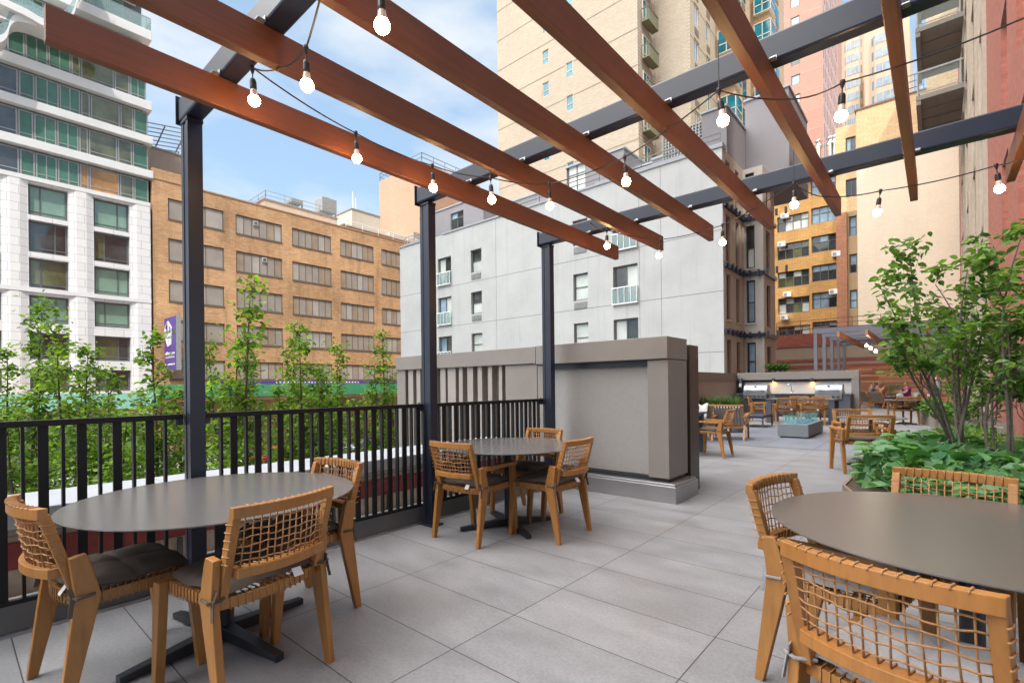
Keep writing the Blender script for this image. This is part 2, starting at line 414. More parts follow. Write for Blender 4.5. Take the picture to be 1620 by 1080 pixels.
# ================================================================== ground and terrace floor
def ground_mat():
    m, n, b = nodes_of('asphalt')
    v = noise(n, pos(n, (1, 1, 1), True), 1.5, 8, 0.7); c = ramp(n, v, [(0.3, (0.035, 0.035, 0.037)), (0.7, (0.065, 0.065, 0.066))])
    n.links.new(c, b.inputs['Base Color']); setc(b, 'Roughness', 0.85); return m
m_asph = ground_mat()
m_walk = plain('concrete_pavement', (0.30, 0.295, 0.285), 0.85, 0.1, 1.5, bmp=0.1)
GZ = -4.6
mb = MB(); mb.add([(-900, -900, GZ), (900, -900, GZ), (900, 900, GZ), (-900, 900, GZ)], [(0, 1, 2, 3)])
tag(mb.build('ground', m_walk), kind='structure')
mb = MB(); mb.add([(-40, -200, GZ+.004), (-15, -200, GZ+.004), (-15, 220, GZ+.004), (-40, 220, GZ+.004)], [(0, 1, 2, 3)])
tag(mb.build('road', m_asph), kind='structure')
mb = MB(); mb.box(-50, -200, GZ, -40, 220, GZ+.14); mb.box(-15, -200, GZ, -8.2, 23, GZ+.14)
tag(mb.build('pavement', m_walk, bevel=.02), kind='structure')
mb = MB()
for y in range(-60, 120, 6): mb.box(-27.6, y, GZ+.004, -27.45, y+3, GZ+.008)
tag(mb.build('road_marking', m_coping), kind='structure')
# deck: the visible floor sheet, on a podium slab
DX0 = -3.66
mb = MB(); mb.add([(DX0, -6, 0), (9, -6, 0), (9, 42, 0), (DX0, 42, 0)], [(0, 1, 2, 3)])
mb.add([(-6.9, 5.4, 0), (DX0, 5.4, 0), (DX0, 42, 0), (-6.9, 42, 0)], [(0, 1, 2, 3)])
tag(mb.build('terrace_floor', m_pave), kind='structure')
mb = MB(); mb.box(-8.0, -6, GZ, 9, 43, -0.30)
tag(mb.build('terrace_podium', m_cap), kind='structure')
mb = MB(); mb.box(DX0+.001, -6, -.299, 9, 42.5, -.004); mb.box(-6.9, 5.4, -.299, DX0, 42.5, -.004)
tag(mb.build('terrace_slab', m_kerb), kind='structure')
y0, y1 = 10.75, 15.6
mb = MB(); mb.add([(-6.8, y0, .004), (0.9, y0, .004), (0.9, y1, .004), (-6.8, y1, .004)], [(0, 1, 2, 3)])
tag(mb.build('terrace_floor_inlay', m_pave2), kind='structure')

# kerb under the railing
t = thing('railing_kerb', 'low dark metal kerb running under the black railing', 'kerb', (-3.72, 0, 0))
mb = MB()
yy = -3.0
while yy < 5.0:
    mb.box(-3.78, yy, 0.0, -3.665, min(yy+1.5, 5.06)-.004, .165); yy += 1.5
o = mb.build('kerb_panel', m_kerb, bevel=.004); o.parent = t; o.location = (3.72, 0, 0)
mb = MB(); mb.box(-3.662, -3, 0.0, -3.632, 5.06, .012)
o = mb.build('drip_trim', m_skirt); o.parent = t; o.location = (3.72, 0, 0)

# parapet beyond the railing (with a roof gutter between)
t = thing('parapet_wall', 'brick parapet with a pale stone coping beyond the black railing', 'parapet', (-4.5, 0, 0))
def loc(o, t): o.parent = t; o.location = -Vector(t.location); return o
m_pbr = brick('parapet_brick', 'YZX', (0.30, 0.235, 0.175), (0.36, 0.29, 0.22), (0.2, 0.18, 0.16), .40, .2, .008)
m_pred = brick('parapet_red_band', 'YZX', (0.17, 0.028, 0.026), (0.22, 0.038, 0.034), (0.09, 0.03, 0.03), .40, .2, .006)
m_white = plain('white_paint', (0.72, 0.73, 0.74), 0.5, 0.05, 4)
mb = MB(); mb.box(-4.78, -5, GZ, -4.22, 5.06, .20); loc(mb.build('brick_wall', m_pbr), t)
mb = MB(); mb.box(-4.78, -5, .20, -4.212, 5.06, .36); loc(mb.build('red_brick_band', m_pred), t)
mb = MB(); mb.box(-4.78, -5, .36, -4.22, 5.06, .455); loc(mb.build('brick_wall', m_pbr), t)
mb = MB(); yy = -5.0
while yy < 5.0: mb.box(-4.82, yy, .455, -4.15, min(yy+1.22, 5.06)-.006, .565); yy += 1.22
loc(mb.build('coping', m_coping, bevel=.006), t)
t = thing('roof_gutter', 'white metal gutter strip lying between the railing kerb and the parapet', 'gutter', (-4, 0, 0))
mb = MB(); mb.box(-4.2, -5, -.3, -3.80, 5.0, -.02)
mb.box(-4.2, -5, -.02, -4.15, 5.0, .03); mb.box(-3.86, -5, -.02, -3.80, 5.0, .05); loc(mb.build('channel', m_white, bevel=.004), t)
for y in np.arange(-2.5, 5, .6):
    mb = MB(); mb.box(-4.19, y, .032, -4.16, y+.03, .20); loc(mb.build('bracket', m_black), t)

# ================================================================== railing
XR = -3.62
def railing(name, y0, y1, label, endpost=False):
    t = thing(name, label, 'railing', (XR, y0, 0), 0, 'black terrace railing panels between the pergola posts')
    L = y1 - y0
    MB().box(-.028, 0, 1.085, .028, L, 1.118).build('top_rail', m_rail, t, bevel=.003)
    MB().box(-.016, 0, .172, .016, L, .196).build('bottom_rail', m_rail, t, bevel=.002)
    # bars alternate wide and narrow, pitch 0.0785 measured
    k0 = math.ceil((y0 + .03 - 0.187) / .0785)
    wide = MB().box(-.008, -.021, .197, .008, .021, 1.084); nar = MB().box(-.019, -.007, .197, .019, .007, 1.084)
    pw = pn = None
    k = k0
    while 0.187 + k * .0785 < y1 - .02:
        y = 0.187 + k * .0785 - y0
        if k % 2 == 0:
            if pw is None: o = pw = wide.build('baluster', m_rail, t)
            else: o = pw.copy(); sc.collection.objects.link(o)
        else:
            if pn is None: o = pn = nar.build('baluster', m_rail, t)
            else: o = pn.copy(); sc.collection.objects.link(o)
        o.parent = t; o.location = (0, y, 0); k += 1
    for y in (0.02, L - .02):
        mb = MB().box(-.02, y-.02, 1.05, .02, y+.02, 1.084); mb.lathe([(0, 0), (.009, 0), (.009, .012), (0, .012)], (0, y, 1.119), 10)
        mb.build('clamp', m_steel, t)
    if endpost:
        MB().box(-.024, L, 0, .024, L+.05, 1.15).build('end_post', m_rail, t, bevel=.003)
    return t
railing('railing_panel', -2.2, 0.985, 'black railing panel at far left, ending at the nearest pergola post')
railing('railing_panel', 1.10, 2.89, 'black railing panel between the nearest and the second pergola post')
railing('railing_panel', 3.00, 4.735, 'black railing panel between the second and the third pergola post')
railing('railing_panel', 4.86, 4.93, 'short black railing stub beyond the third pergola post, against the grey enclosure', True)

# ================================================================== pergola
XP = -3.495
pg = thing('pergola', 'near dark steel pergola with red-brown timber slats over the dining tables', 'pergola', (XP, .97, 0))
pl = lambda o: loc(o, pg)
posts = [0.995, 2.90, 4.755]
for y in posts:
    mb = MB(); mb.box(XP-.125, y, 0, XP-.085, y+.085, 2.945); mb.box(XP-.040, y, 0, XP, y+.085, 2.945); mb.box(XP-.086, y+.005, 0, XP-.039, y+.080, 2.944)
    o = pl(mb.build('post', m_steel, bevel=.004))
    mb = MB(); mb.box(XP-.13, y-.004, 2.945, XP+.004, y+.089, 2.969); pl(mb.build('post_cap', m_steel, bevel=.003))
    mb = MB(); mb.box(XP-.15, y-.03, .001, XP+.03, y+.115, .014); pl(mb.build('base_plate', m_steel, bevel=.003))
XE = 3.2
for y in [(.985, 1.088), (2.872, 2.965), (4.715, 4.825)]:
    mb = MB(); mb.box(XP-.14, y[0], 2.972, XE, y[1], 3.118); pl(mb.build('beam', m_steel, bevel=.012))
    mb = MB(); mb.box(XP-.149, y[0]-.012, 2.955, XP-.141, y[1]+.012, 3.135); pl(mb.build('end_plate', m_steel))
slx = [-2.93, -2.357, -1.796, -1.22, -.651, -.108, .47, 1.04]
for i, x in enumerate(slx):
    mb = MB(); mb.box(x-.052, .30, 2.806, x, 5.41, 2.968)
    pl(mb.build('slat', m_slat, bevel=.004))
    if i < 7:
        for y in (.985, 2.872, 4.715):
            mb = MB(); mb.box(x+.002, y-.040, 2.964, x+.032, y-.003, 2.971); mb.box(x+.002, y-.007, 2.971, x+.032, y-.002, 2.992)
            pl(mb.build('slat_bracket', m_skirt, bevel=.002))
# right-hand posts, out of frame, so that the beams stand on something
for y in posts:
    mb = MB(); mb.box(XE-.125, y, 0, XE-.005, y+.085, 2.970); pl(mb.build('post', m_steel, bevel=.004))

# ================================================================== string lights
m_cable = plain('black_cable', (0.012, 0.012, 0.014), 0.5, 0.1)
m_socket = plain('black_socket', (0.015, 0.015, 0.016), 0.45, 0.1)
m_collar = plain('frosted_bulb_neck', (0.62, 0.50, 0.44), 0.25, 0.1, 3, spec=0.8)
m_bulb = emit('lit_bulb_glass', (1.0, 0.56, 0.22), 80.0)
ZB = 2.60
def on_z(px, py, z): return gz(px, py, z)
def sag(a, b, n, s):
    return [a.lerp(b, i/n) + Vector((0, 0, -s*4*(i/n)*(1-i/n))) for i in range(n+1)]
def string(label, joints, bulbs, drops=()):
    t = thing('string_light', label, 'string light', tuple(joints[0]), 0, 'black festoon cables hung under the pergola beams')
    pts = []
    for a, b in zip(joints, joints[1:]):
        q = sag(a, b, 6, .018); pts += q if not pts else q[1:]
    mb = MB(); mb.tube(pts, .0042, 6)
    for a, b in drops: mb.tube([a, b], .003, 5)
    loc(mb.build('cable', m_cable), t)
    for (j, tilt) in bulbs:
        j = Vector(j); ax = Vector((tilt[0], tilt[1], -1)).normalized()
        mb = MB(); mb.lathe([(.001, -.012), (.011, -.012), (.013, .0), (.007, .022), (.003, .03), (.003, .055)], j, 10, ax)
        c = j + ax*.055
        mb.lathe([(.001, 0), (.012, .0), (.016, .012), (.017, .045), (.015, .055), (.001, .056)], c, 14, ax)
        so_ = loc(mb.build('socket', m_socket, smooth=False), t)
        mb = MB(); mb.lathe([(.001, .05), (.0145, .05), (.016, .065), (.019, .085), (.022, .09), (.001, .09)], c, 16, ax)
        o = mb.build('bulb_neck', m_collar, smooth=True); o.parent = so_
        mb = MB(); R = .029; cc = .110
        prof = [(.0005, cc-.024)] + [(R*math.sin(a), cc - R*math.cos(a)) for a in np.linspace(.62, PI, 12)]
        mb.lathe(prof, c, 20, ax); o = mb.build('bulb', m_bulb, smooth=True); o.parent = so_
    return t
# bulb centre pixel -> joint on the cable: joints are measured at cable height
def J(px, py, D=None, z=2.70):
    return at(px, py, D) if D else gz(px, py, z)
ja = [J(520, -60, z=2.82), J(484, 77, z=2.80), J(446, 107, z=2.79), J(399, 107, z=2.95), J(563, 211, z=2.90), J(684, 262, z=2.88), J(776, 281, z=2.80), J(869, 291, z=2.785), J(988, 249, z=2.785), J(1137, 143, z=2.80), J(1253, 157, z=2.77), J(1333, 131, z=2.78), J(1622, 28, z=2.785), J(1760, -40, z=2.79)]
tl = lambda: (random.uniform(-.12, .12), random.uniform(-.12, .12))
string('black cable of glowing bulbs looping from the upper left along the middle pergola beam', ja,
       [(ja[1], (.0, .02)), (ja[3]+Vector((0, 0, -.005)), (.0, .05)), (ja[4], (.06, .0)), (ja[5], (.05, 0)), (ja[6], (.06, .0)), (ja[7], (0, .02)), (ja[8], (.06, 0)), (ja[9], (.12, .02)), (ja[11], (-.05, .02))],
       [(ja[6], ja[6]+Vector((0, 0, .24))), (ja[9], ja[9]+Vector((0, 0, .26)))])
jc = [J(530, -12, z=2.79), J(603, -28, z=2.785), J(760, -120, z=2.79)]
string('short black cable with one large near bulb at the top left of the view', jc, [(jc[1]+Vector((0,0,.0)), (.02, 0))])
jb = [J(933, 352, z=2.84), J(960, 364, z=2.86), J(1045, 379, z=2.765), J(1143, 356, z=2.775), J(1256, 290, z=2.80), J(1300, 311, z=2.76), J(1393, 302, z=2.77), J(1576, 262, z=2.77), J(1690, 225, z=2.78)]
string('black cable of glowing bulbs under the farthest beam of the near pergola', jb,
       [(jb[1], (0, 0)), (jb[2], (-.12, 0)), (jb[3], (0, 0)), (jb[4], (0, 0)), (jb[6], (-.14, .0)), (jb[7], (.1, .05))],
       [(jb[1], jb[1]+Vector((-.02, 0, .2))), (jb[4], jb[4]+Vector((0, 0, .26)))])

# ================================================================== round tables
def make_table(label):
    t = thing('round_table', label, 'table', (0, 0, 0), 0, 'round dark metal dining tables')
    MB().lathe([(0.0005, .722), (.615, .722), (.640, .731), (.640, .735), (.0005, .735)], n=96).build('tabletop', m_top, t)
    mb = MB(); mb.lathe([(.0005, .02), (.04, .02), (.036, .06), (.036, .700), (.15, .704), (.15, .7205), (.0005, .7205)], n=28); mb.build('pedestal', m_black, t)
    for k in range(4):
        a = k*PI/2; d = Vector((math.cos(a), math.sin(a), 0)); s = Vector((-d.y, d.x, 0))
        mb = MB(); vs = []
        for r_, wd, zz0, zz1 in ((.03, .032, .012, .072), (.44, .024, .006, .034), (.455, .022, .0, .034)):
            for i, z in ((-1, zz0), (1, zz0), (1, zz1), (-1, zz1)): vs.append(d*r_ + s*(i*wd) + Vector((0, 0, z)))
        fs = [(0, 1, 2, 3), (8, 11, 10, 9)]
        for i in range(2):
            for q in range(4): l = (q+1) % 4; fs.append((i*4+q, i*4+l, i*4+4+l, i*4+4+q))
        mb.add(vs, fs); mb.lathe([(.0005, 0), (.02, 0), (.02, .008), (.0005, .008)], d*.44 + Vector((0, 0, -.0)), 12)
        mb.build('foot', m_black, t, bevel=.002)
    return t
tb = make_table('round dark table in front of the railing at the left, holding three chairs round it')
tb.location = (-2.777, .929, 0); tb.rotation_euler = (0, 0, R11 := math.radians(11))
dup(tb, (-2.98, 3.377, 0), math.radians(-27), 'round dark table in the middle, before the grey enclosure and the second post')
dup(tb, (.09, 2.43, 0), math.radians(40), 'round bronze-toned table at the lower right, nearest the planting')

# ================================================================== woven teak chairs
def wiggle(a, b, n, amp, ph):
    a = Vector(a); b = Vector(b)
    return [a.lerp(b, i/n) + Vector((0, math.sin(i*2.1+ph)*amp*.6, math.sin(i*1.7+ph*2)*amp)) for i in range(n+1)]
def ring_around(mb, x, yc, zc, hy, hz, r=.0027, dx=.0):
    mb.tube([(x-dx, yc-hy, zc-hz), (x, yc+hy, zc-hz), (x+dx, yc+hy, zc+hz), (x, yc-hy, zc+hz)], r, 5, closed=True)
def cushion_mesh(W=.225, L=.215, T=.034, N=26, seed=1):
    rnd = random.Random(seed); ph = [rnd.uniform(0, 6) for _ in range(8)]
    mb = MB(); top = []; bot = []
    for i in range(N+1):
        for j in range(N+1):
            u = -1 + 2*i/N; v = -1 + 2*j/N
            e = max(0, 1-abs(u)**5)*max(0, 1-abs(v)**5)
            seam = math.exp(-(u/.05)**2) + math.exp(-(v/.05)**2)
            h = T*(e**.42)*(1 - .38*min(1, seam)) + .0035*math.sin(7*u+ph[0]+3*v)*e + .003*math.sin(11*v+5*u*u+ph[1])*e
            cr = 1 - .035*(u*u*v*v)
            x = u*W*(1-.04*v*v)*cr; y = v*L*(1-.04*u*u)*cr
            wv = .006*math.sin(5*u+ph[2])*abs(v)**3 + .006*math.sin(5*v+ph[3])*abs(u)**3
            top.append((x, y, .018+h+wv)); bot.append((x, y, .018-.012*e**.4+wv))
    n = N+1; fs = []
    for i in range(N):
        for j in range(N): a = i*n+j; fs.append((a, a+n, a+n+1, a+1))
    mb.add(top, fs); mb.add(bot, [f[::-1] for f in fs])
    ed = [i*n for i in range(n)] + [N*n+j for j in range(1, n)] + [i*n+N for i in range(N-1, -1, -1)] + [j for j in range(N-1, 0, -1)]
    vs = [top[k] for k in ed] + [bot[k] for k in ed]; q = len(ed)
    mb.add(vs, [(k, (k+1) % q, q+(k+1) % q, q+k) for k in range(q)])
    return mb
def make_chair(label, arms=False, cmat=None, seed=1):
    cmat = cmat or m_cush
    t = thing('woven_chair', label, 'chair', (0, 0, 0), 0, 'woven teak dining chairs round the dark tables')
    for s in (-1, 1):
        back = [(-.262, 0), (-.226, 0), (-.150, .33), (-.124, .455), (-.158, .600), (-.170, .628), (-.224, .620), (-.214, .54), (-.205, .46), (-.222, .33)]
        mb = MB(); mb.prism(back, 'x', s*.2325, s*.264); mb.build('leg', m_teak, t, bevel=.003)
        top = .600 if arms else .458
        fr = [(.262, 0), (.228, 0), (.185, .42), (.185, top), (.232, top), (.240, .44)]
        mb = MB(); mb.prism(fr, 'x', s*.224, s*.262); mb.build('leg', m_teak, t, bevel=.003)
        if arms:
            mb = MB(); mb.prism([(-.165, .598), (-.160, .626), (.236, .629), (.250, .614), (.246, .601), (-.12, .590)], 'x', s*.220, s*.268)
            mb.build('armrest', m_teak, t, bevel=.004)
    bow = lambda x, k: -k*(1-(x/.232)**2)
    X11 = [(-.232 + .464*i/16) for i in range(17)]
    mb = MB()
    for s in (-1, 1):
        mb.prism([(-.168, .45), (-.205, .45), (-.307, .80), (-.270, .80)], 'x', s*.198, s*.2315)
    # top rail and lower rail of the back
    def rail(mb, yc, zc, k, dy, dz, xs=X11):
        vs = []
        for x in xs:
            y = yc + bow(x, k)
            for a, b in ((-1, -1), (1, -1), (1, 1), (-1, 1)): vs.append((x, y + a*dy, zc + b*dz))
        n = len(xs); fs = [(0, 1, 2, 3), ((n-1)*4+3, (n-1)*4+2, (n-1)*4+1, (n-1)*4)]
        for i in range(n-1):
            for q in range(4): l = (q+1) % 4; fs.append((i*4+q, i*4+l, i*4+4+l, i*4+4+q))
        mb.add(vs, fs)
    rail(mb, -.290, .8035, .045, .0155, .0215)
    Xs = [x*.853 for x in X11]
    rail(mb, -.230, .560, .060, .026, .019, Xs)
    bk = mb.build('backrest', m_teak, t, bevel=.003)
    # rope lattice
    mb = MB(); yb = lambda x, z: (-.230 + bow(x, .060)) + ((-.290 + bow(x, .045)) - (-.230 + bow(x, .060)))*(z-.560)/(.8035-.560)
    for i in range(13):
        x = -.178 + .356*i/12; x2 = x + random.Random(i+seed).uniform(-.005, .005)
        mb.tube([(x2, yb(x2, .58), .575), (x, yb(x, .67)+.003, .67), (x, yb(x, .783)+.012, .783)], .0029, 5)
        yc = -.290+bow(x, .045)
        mb.tube([(x, yc+.017, .780), (x, yc+.0180, .822), (x, yc+.013, .8268), (x, yc-.013, .8268), (x, yc-.0170, .820)], .0029, 5)
        ring_around(mb, x2, -.230+bow(x2, .060)+.012, .560, .017, .0215, .0026)
    for j in range(6):
        z = .602 + j*.0315; pts = []
        for i in range(21):
            x = -.20 + .40*i/20; pts.append((x, yb(x, z) + .004*math.sin(i*2.2+j), z + .0025*math.sin(i*1.1+j*1.3) + .0022*math.sin(i*.6+j*2)))
        mb.tube(pts, .0029, 5)
        for s in (-1, 1):
            y = yb(.2, z)+.012
            mb.tube([(s*.195, y+.012, z), (s*.200, y+.020, z), (s*.2345, y+.021, z-.002), (s*.2350, y-.016, z), (s*.231, y-.022, z)], .0029, 5)
    mb.build('rope_lattice', m_rope, bk, smooth=True, fix=False)
    # seat frame
    mb = MB()
    for s in (-1, 1): mb.prism([(-.16, .405), (.19, .41), (.19, .456), (-.16, .450)], 'x', s*.192, s*.2235)
    mb.box(-.2235, .190, .412, .2235, .218, .457)
    rail(mb, -.158, .428, .045, .014, .022)
    sf = mb.build('seat_frame', m_teak, t, bevel=.003)
    mb = MB()
    for i in range(13):
        y = -.135 + .30*i/12
        mb.tube([(-.188, y, .460), (0, y, .448), (.188, y, .460)], .0028, 5)
        for s in (-1, 1): mb.tube([(s*.190, y, .403), (s*.226, y, .403), (s*.226, y, .459), (s*.190, y, .459)], .0028, 5, closed=True)
    for i in range(14):
        x = -.18 + .36*i/13; yr = -.158 + bow(x, .045)
        mb.tube([(x, yr, .454), (x, 0, .450), (x, .205, .460)], .0028, 5)
        ring_around(mb, x, yr, .428, .0165, .0245, .0028); ring_around(mb, x, .204, .4345, .0165, .0245, .0028)
    mb.build('rope_webbing', m_rope, sf, smooth=True, fix=False)
    cm = cushion_mesh(seed=seed).build('cushion', cmat, t, smooth=True); cm.location = (0, .012, .457)
    mb = MB(); mb.add([(.085, -.232, -.012), (.128, -.236, -.012), (.128, -.214, .020), (.085, -.210, .020)], [(0, 1, 2, 3)])
    mb.add([(.085, -.2335, -.012), (.128, -.2375, -.012), (.128, -.2155, .020), (.085, -.2115, .020)], [(0, 3, 2, 1)])
    mb.build('care_label', m_tag, cm)
    for s in (-1, 1):
        mb = MB(); mb.tube([(s*.19, -.20, .010), (s*.235, -.235, .006), (s*.275, -.215, .004), (s*.268, -.16, .006), (s*.21, -.15, .010)], .0065, 6)
        mb.bar((s*.262, -.225, .006), (s*.270, -.236, -.065), .016, .004, up=(1, 0, 0))
        mb.bar((s*.258, -.222, .006), (s*.250, -.235, .045), .016, .004, up=(1, 0, 0))
        mb.build('tie', cmat, cm)
    return t
RD = math.radians
def put(c, x, y, face, label=None):
    c.location = (x, y, 0); c.rotation_euler = (0, 0, RD(face-90))
    if label: c['label'] = label
    return c
ch0 = put(make_chair('woven chair seen from behind in front of the left table', seed=3), -2.34, .875, 191)
put(make_chair('woven chair at the far left edge, turned side-on to the left table', seed=5), -2.825, .51, 95)
put(dup(ch0, (0, 0, 0), 0, 'x'), -2.785, 1.30, 275, 'woven chair at the right end of the left table, facing the camera')
ch1 = put(make_chair('woven armchair side-on at the left of the middle table, its arm pointing right', True, seed=9), -2.996, 2.965, 93)
put(dup(ch0, (0, 0, 0), 0, 'x'), -2.55, 3.44, 183, 'armless woven chair on the right of the middle table, back to the camera')
put(dup(ch0, (0, 0, 0), 0, 'x'), -3.11, 3.80, 268, 'woven chair on the far side of the middle table, facing the camera')
put(make_chair('large woven chair with lighter-toned cushion in the bottom right corner, cut by the frame', cmat=m_cush2, seed=11), -.034, 1.78, 74)
put(make_chair('woven armchair at the left side of the bronze table, its arm toward the table', True, cmat=m_cush2, seed=13), -.30, 2.49, -11)
put(dup(ch0, (0, 0, 0), 0, 'x'), .0, 2.94, 260, 'woven chair behind the bronze table with its lattice against the green planting')
# ================================================================== buildings
m_wtile = brick('white_facade_tile', 'YZX', (0.66, 0.655, 0.66), (0.70, 0.695, 0.70), (0.40, 0.40, 0.41), 1.2, .62, .02, 0.0, blotch=.03, fn=(.97, 1.02))
m_wslab = plain('white_slab_edge', (0.64, 0.64, 0.64), 0.5, 0.04, 1)
m_dframe = plain('dark_grey_window_frame', (0.10, 0.105, 0.11), 0.4, 0.1)
m_gframe = plain('grey_window_frame', (0.27, 0.28, 0.28), 0.4, 0.1)
g_green = glass('green_spandrel_glass', (0.060, 0.155, 0.105), 0.15, 0.22, 0.5)
g_olive = glass('olive_reflecting_glass', (0.10, 0.11, 0.055), 0.06, 0.5, 0.8)
g_dark = glass('dark_window_glass', (0.040, 0.045, 0.045), 0.05, 0.5, 0.9)
g_blind = glass('pale_green_blind_glass', (0.19, 0.30, 0.23), 0.12, 0.12, 0.7)
g_teal = glass('teal_window_glass', (0.008, 0.13, 0.18), 0.10, 0.5, 0.5)
g_sky = glass('sky_reflecting_glass', (0.22, 0.32, 0.42), 0.06, 0.4, 0.9)
g_white = glass('white_curtain_glass', (0.50, 0.54, 0.52), 0.12, 0.15, 0.7)
g_warm = glass('warm_lit_interior_glass', (0.38, 0.19, 0.05), 0.1, 0.4, 0.6)
g_grey = plain('weathered_grey_pane', (0.30, 0.265, 0.235), 0.55, 0.13, .8, spec=.4, world=True)
g_grey2 = plain('faded_rust_pane', (0.30, 0.235, 0.175), 0.6, 0.2, .8, spec=.4, world=True)
g_grey3 = plain('pale_grey_pane', (0.37, 0.345, 0.32), 0.55, 0.12, .8, spec=.4, world=True)
g_rail = clearglass('balcony_rail_glass', (0.42, 0.56, 0.56), .34)
def bld(name, label, loc_, cat='building', group=None): return thing(name, label, cat, loc_, 0, group)
def part(mb, name, mats, t, **k): return loc(mb.build(name, mats, **k), t)
_win0 = Face.window
def fwin(F, t, *a, **k):
    o = F.window(a[0], a[1], a[2], a[3], None, *a[4:], **k)
    return loc(o, t)

# ---- white and green glass apartment block across the street
F = Face('x', -50.0)
t = bld('apartment_block', 'tall white apartment block with green glass bands above, at the left edge', (-50, 3, GZ))
TOP = 17.0; Y1 = 11.45
cols = [(-15.6, -12.0), (-10.1, -6.6), (-4.6, -.95), (.95-1.9, 2.7-.0), (4.10, 6.28), (7.77, 10.05)]
cols = [(-14.6, -12.4), (-10.9, -8.7), (-7.2, -5.0), (-3.5, -1.3), (.45, 2.69), (4.10, 6.28), (7.77, 10.05)]
rows = [(14.2, 16.5), (11.5, 13.86), (8.87, 11.1), (6.33, 8.36), (3.64, 5.62), (1.26, 2.93), (-1.3, .55)]
D = .42
holes = [(a, b, p, q) for a, b in cols for p, q in rows]
mb = MB(); F.wall(mb, -20, Y1, GZ, TOP, holes, D); F.box(mb, -20, Y1, GZ, TOP, -18, -D-.0005)
part(mb, 'wall', m_wtile, t)
# chamfered piers between the window columns
mb = MB()
for zz0, zz1 in ((9.0-.2, TOP-.35), (GZ+3.6, 8.5)):
    for (a, b), (c, d) in zip(cols, cols[1:]):
        mb2 = [(b+.05, 0.003), (b+.45, .16), (c-.45, .16), (c-.05, 0.003)]
        mb.prism([( -50+q, p) for p, q in mb2], 'z', zz0, zz1)
    a, b = cols[-1]
    mb.prism([(-50+q, p) for p, q in [(b+.05, .003), (b+.45, .16), (Y1-.02, .16), (Y1-.02, .003)]], 'z', zz0, zz1)
part(mb, 'pier', m_wtile, t)
mb = MB()
for z in (8.55, TOP-.34): F.box(mb, -20, Y1-.01, z, z+.32, .004, .18)
part(mb, 'string_course', m_wslab, t)
for i, (a, b) in enumerate(cols[2:]):
    for j, (p, q) in enumerate(rows):
        k = (i + j) % 2
        ms = [[g_blind], [g_dark, g_olive], [g_dark]][random.choice([0, 1, 1, 2])] if i != 3 else ([g_blind] if j in (0, 3) else [g_dark, g_olive])
        fwin(F, t, a+.03, b-.03, p+.03, q-.03, D, m_dframe, ms, vs=(.68,) if k == 0 else (.3,), hs=(.14,), fw=.11)
# glass band storeys
pitch = [(17.02, 18.99), (19.74, 21.87), (22.61, 24.69), (25.54, 27.57), (28.4, 30.4), (31.3, 33.2), (34.1, 36.0)]
mb = MB(); F.box(mb, -20, Y1-.35, TOP, 39, -16, -.46); part(mb, 'core', m_dframe, t)
ends = [Y1, Y1, Y1, Y1-.1, Y1-.55, 9.9, 9.9]
slabs = [(18.99, 19.74), (21.87, 22.61), (24.69, 25.54), (27.57, 28.4), (30.4, 31.3), (33.2, 34.1), (36.0, 36.6)]
for i, (p, q) in enumerate(slabs):
    e = [Y1+.25, Y1+.25, Y1+.2, Y1+.15, Y1+.15, 10.7, 10.7][i]
    mb = MB(); F.box(mb, -20, e, p+.12, q, -15, .12 if i < 4 else .5); part(mb, 'slab_edge', m_wslab, t, bevel=.04)
rnd = random.Random(3)
for i, (p, q) in enumerate(pitch[:6]):
    y = ends[i]; e0 = y; k = 0
    while y > -9:
        seq = [1.05, .95, 1.95, .55, 1.25, 1.3, .9, 1.15][k % 8] * rnd.uniform(.92, 1.08)
        a = max(-9.5, y - seq)
        kind = [g_green, g_olive, g_olive, g_olive, g_green, g_green, g_green, g_dark][k % 8]
        if i == 0 and k in (2, 3): kind = g_warm
        if i in (0, 1) and k in (7, 8): kind = g_dark
        o = fwin(F, t, a+.02, y-.02, p+.02, q-.02, .42, m_gframe, kind, vs=(.5,) if kind is g_green and seq > 1.1 else (), hs=(.2,), fw=.09)
        y = a; k += 1
mb = MB(); F.box(mb, -9.5, Y1-.02, 17.0, 17.1, -.43, -.2)
# corner returns of the bands
for i, (p, q) in enumerate(pitch[:4]):
    Face('y', 0)
    mb = MB(); mb.box(-50-3.4, ends[i]-.30, p, -50-.44, ends[i]-.06, q); part(mb, 'corner_glazing', g_green, t)
# curling balcony ribbons with glass guards on the upper storeys
def trace(pp, x): return [gx(a, b, x) for a, b in pp]
def smooth(P, n=5):
    out_ = []
    for i in range(len(P)-1):
        p0, p1, p2, p3 = P[max(i-1, 0)], P[i], P[i+1], P[min(i+2, len(P)-1)]
        for k in range(n):
            f = k/n; out_.append(.5*((2*p1)+(p2-p0)*f+(2*p0-5*p1+4*p2-p3)*f*f+(3*p1-p0-3*p2+p3)*f**3))
    return out_+[P[-1]]
for pp, x in (([(-60, 75), (-25, 78), (0, 75), (10, 66), (15, 50), (24, 43), (45, 46), (80, 60), (118, 76), (160, 96)], -48.9), ([(-30, 0), (10, 20), (40, 34), (65, 48), (88, 54), (104, 49), (113, 34), (120, 14), (130, -8), (150, -30)], -48.6)):
    P_ = smooth(trace(pp, x)); mb = MB(); mb.ribbon(P_, 1.5, .50); part(mb, 'balcony_ribbon', m_wslab, t)
    P2 = [p + Vector((.6, 0, .502)) for p in P_]; mb = MB(); mb.ribbon(P2, .03, .85); part(mb, 'glass_guard', g_rail, t)
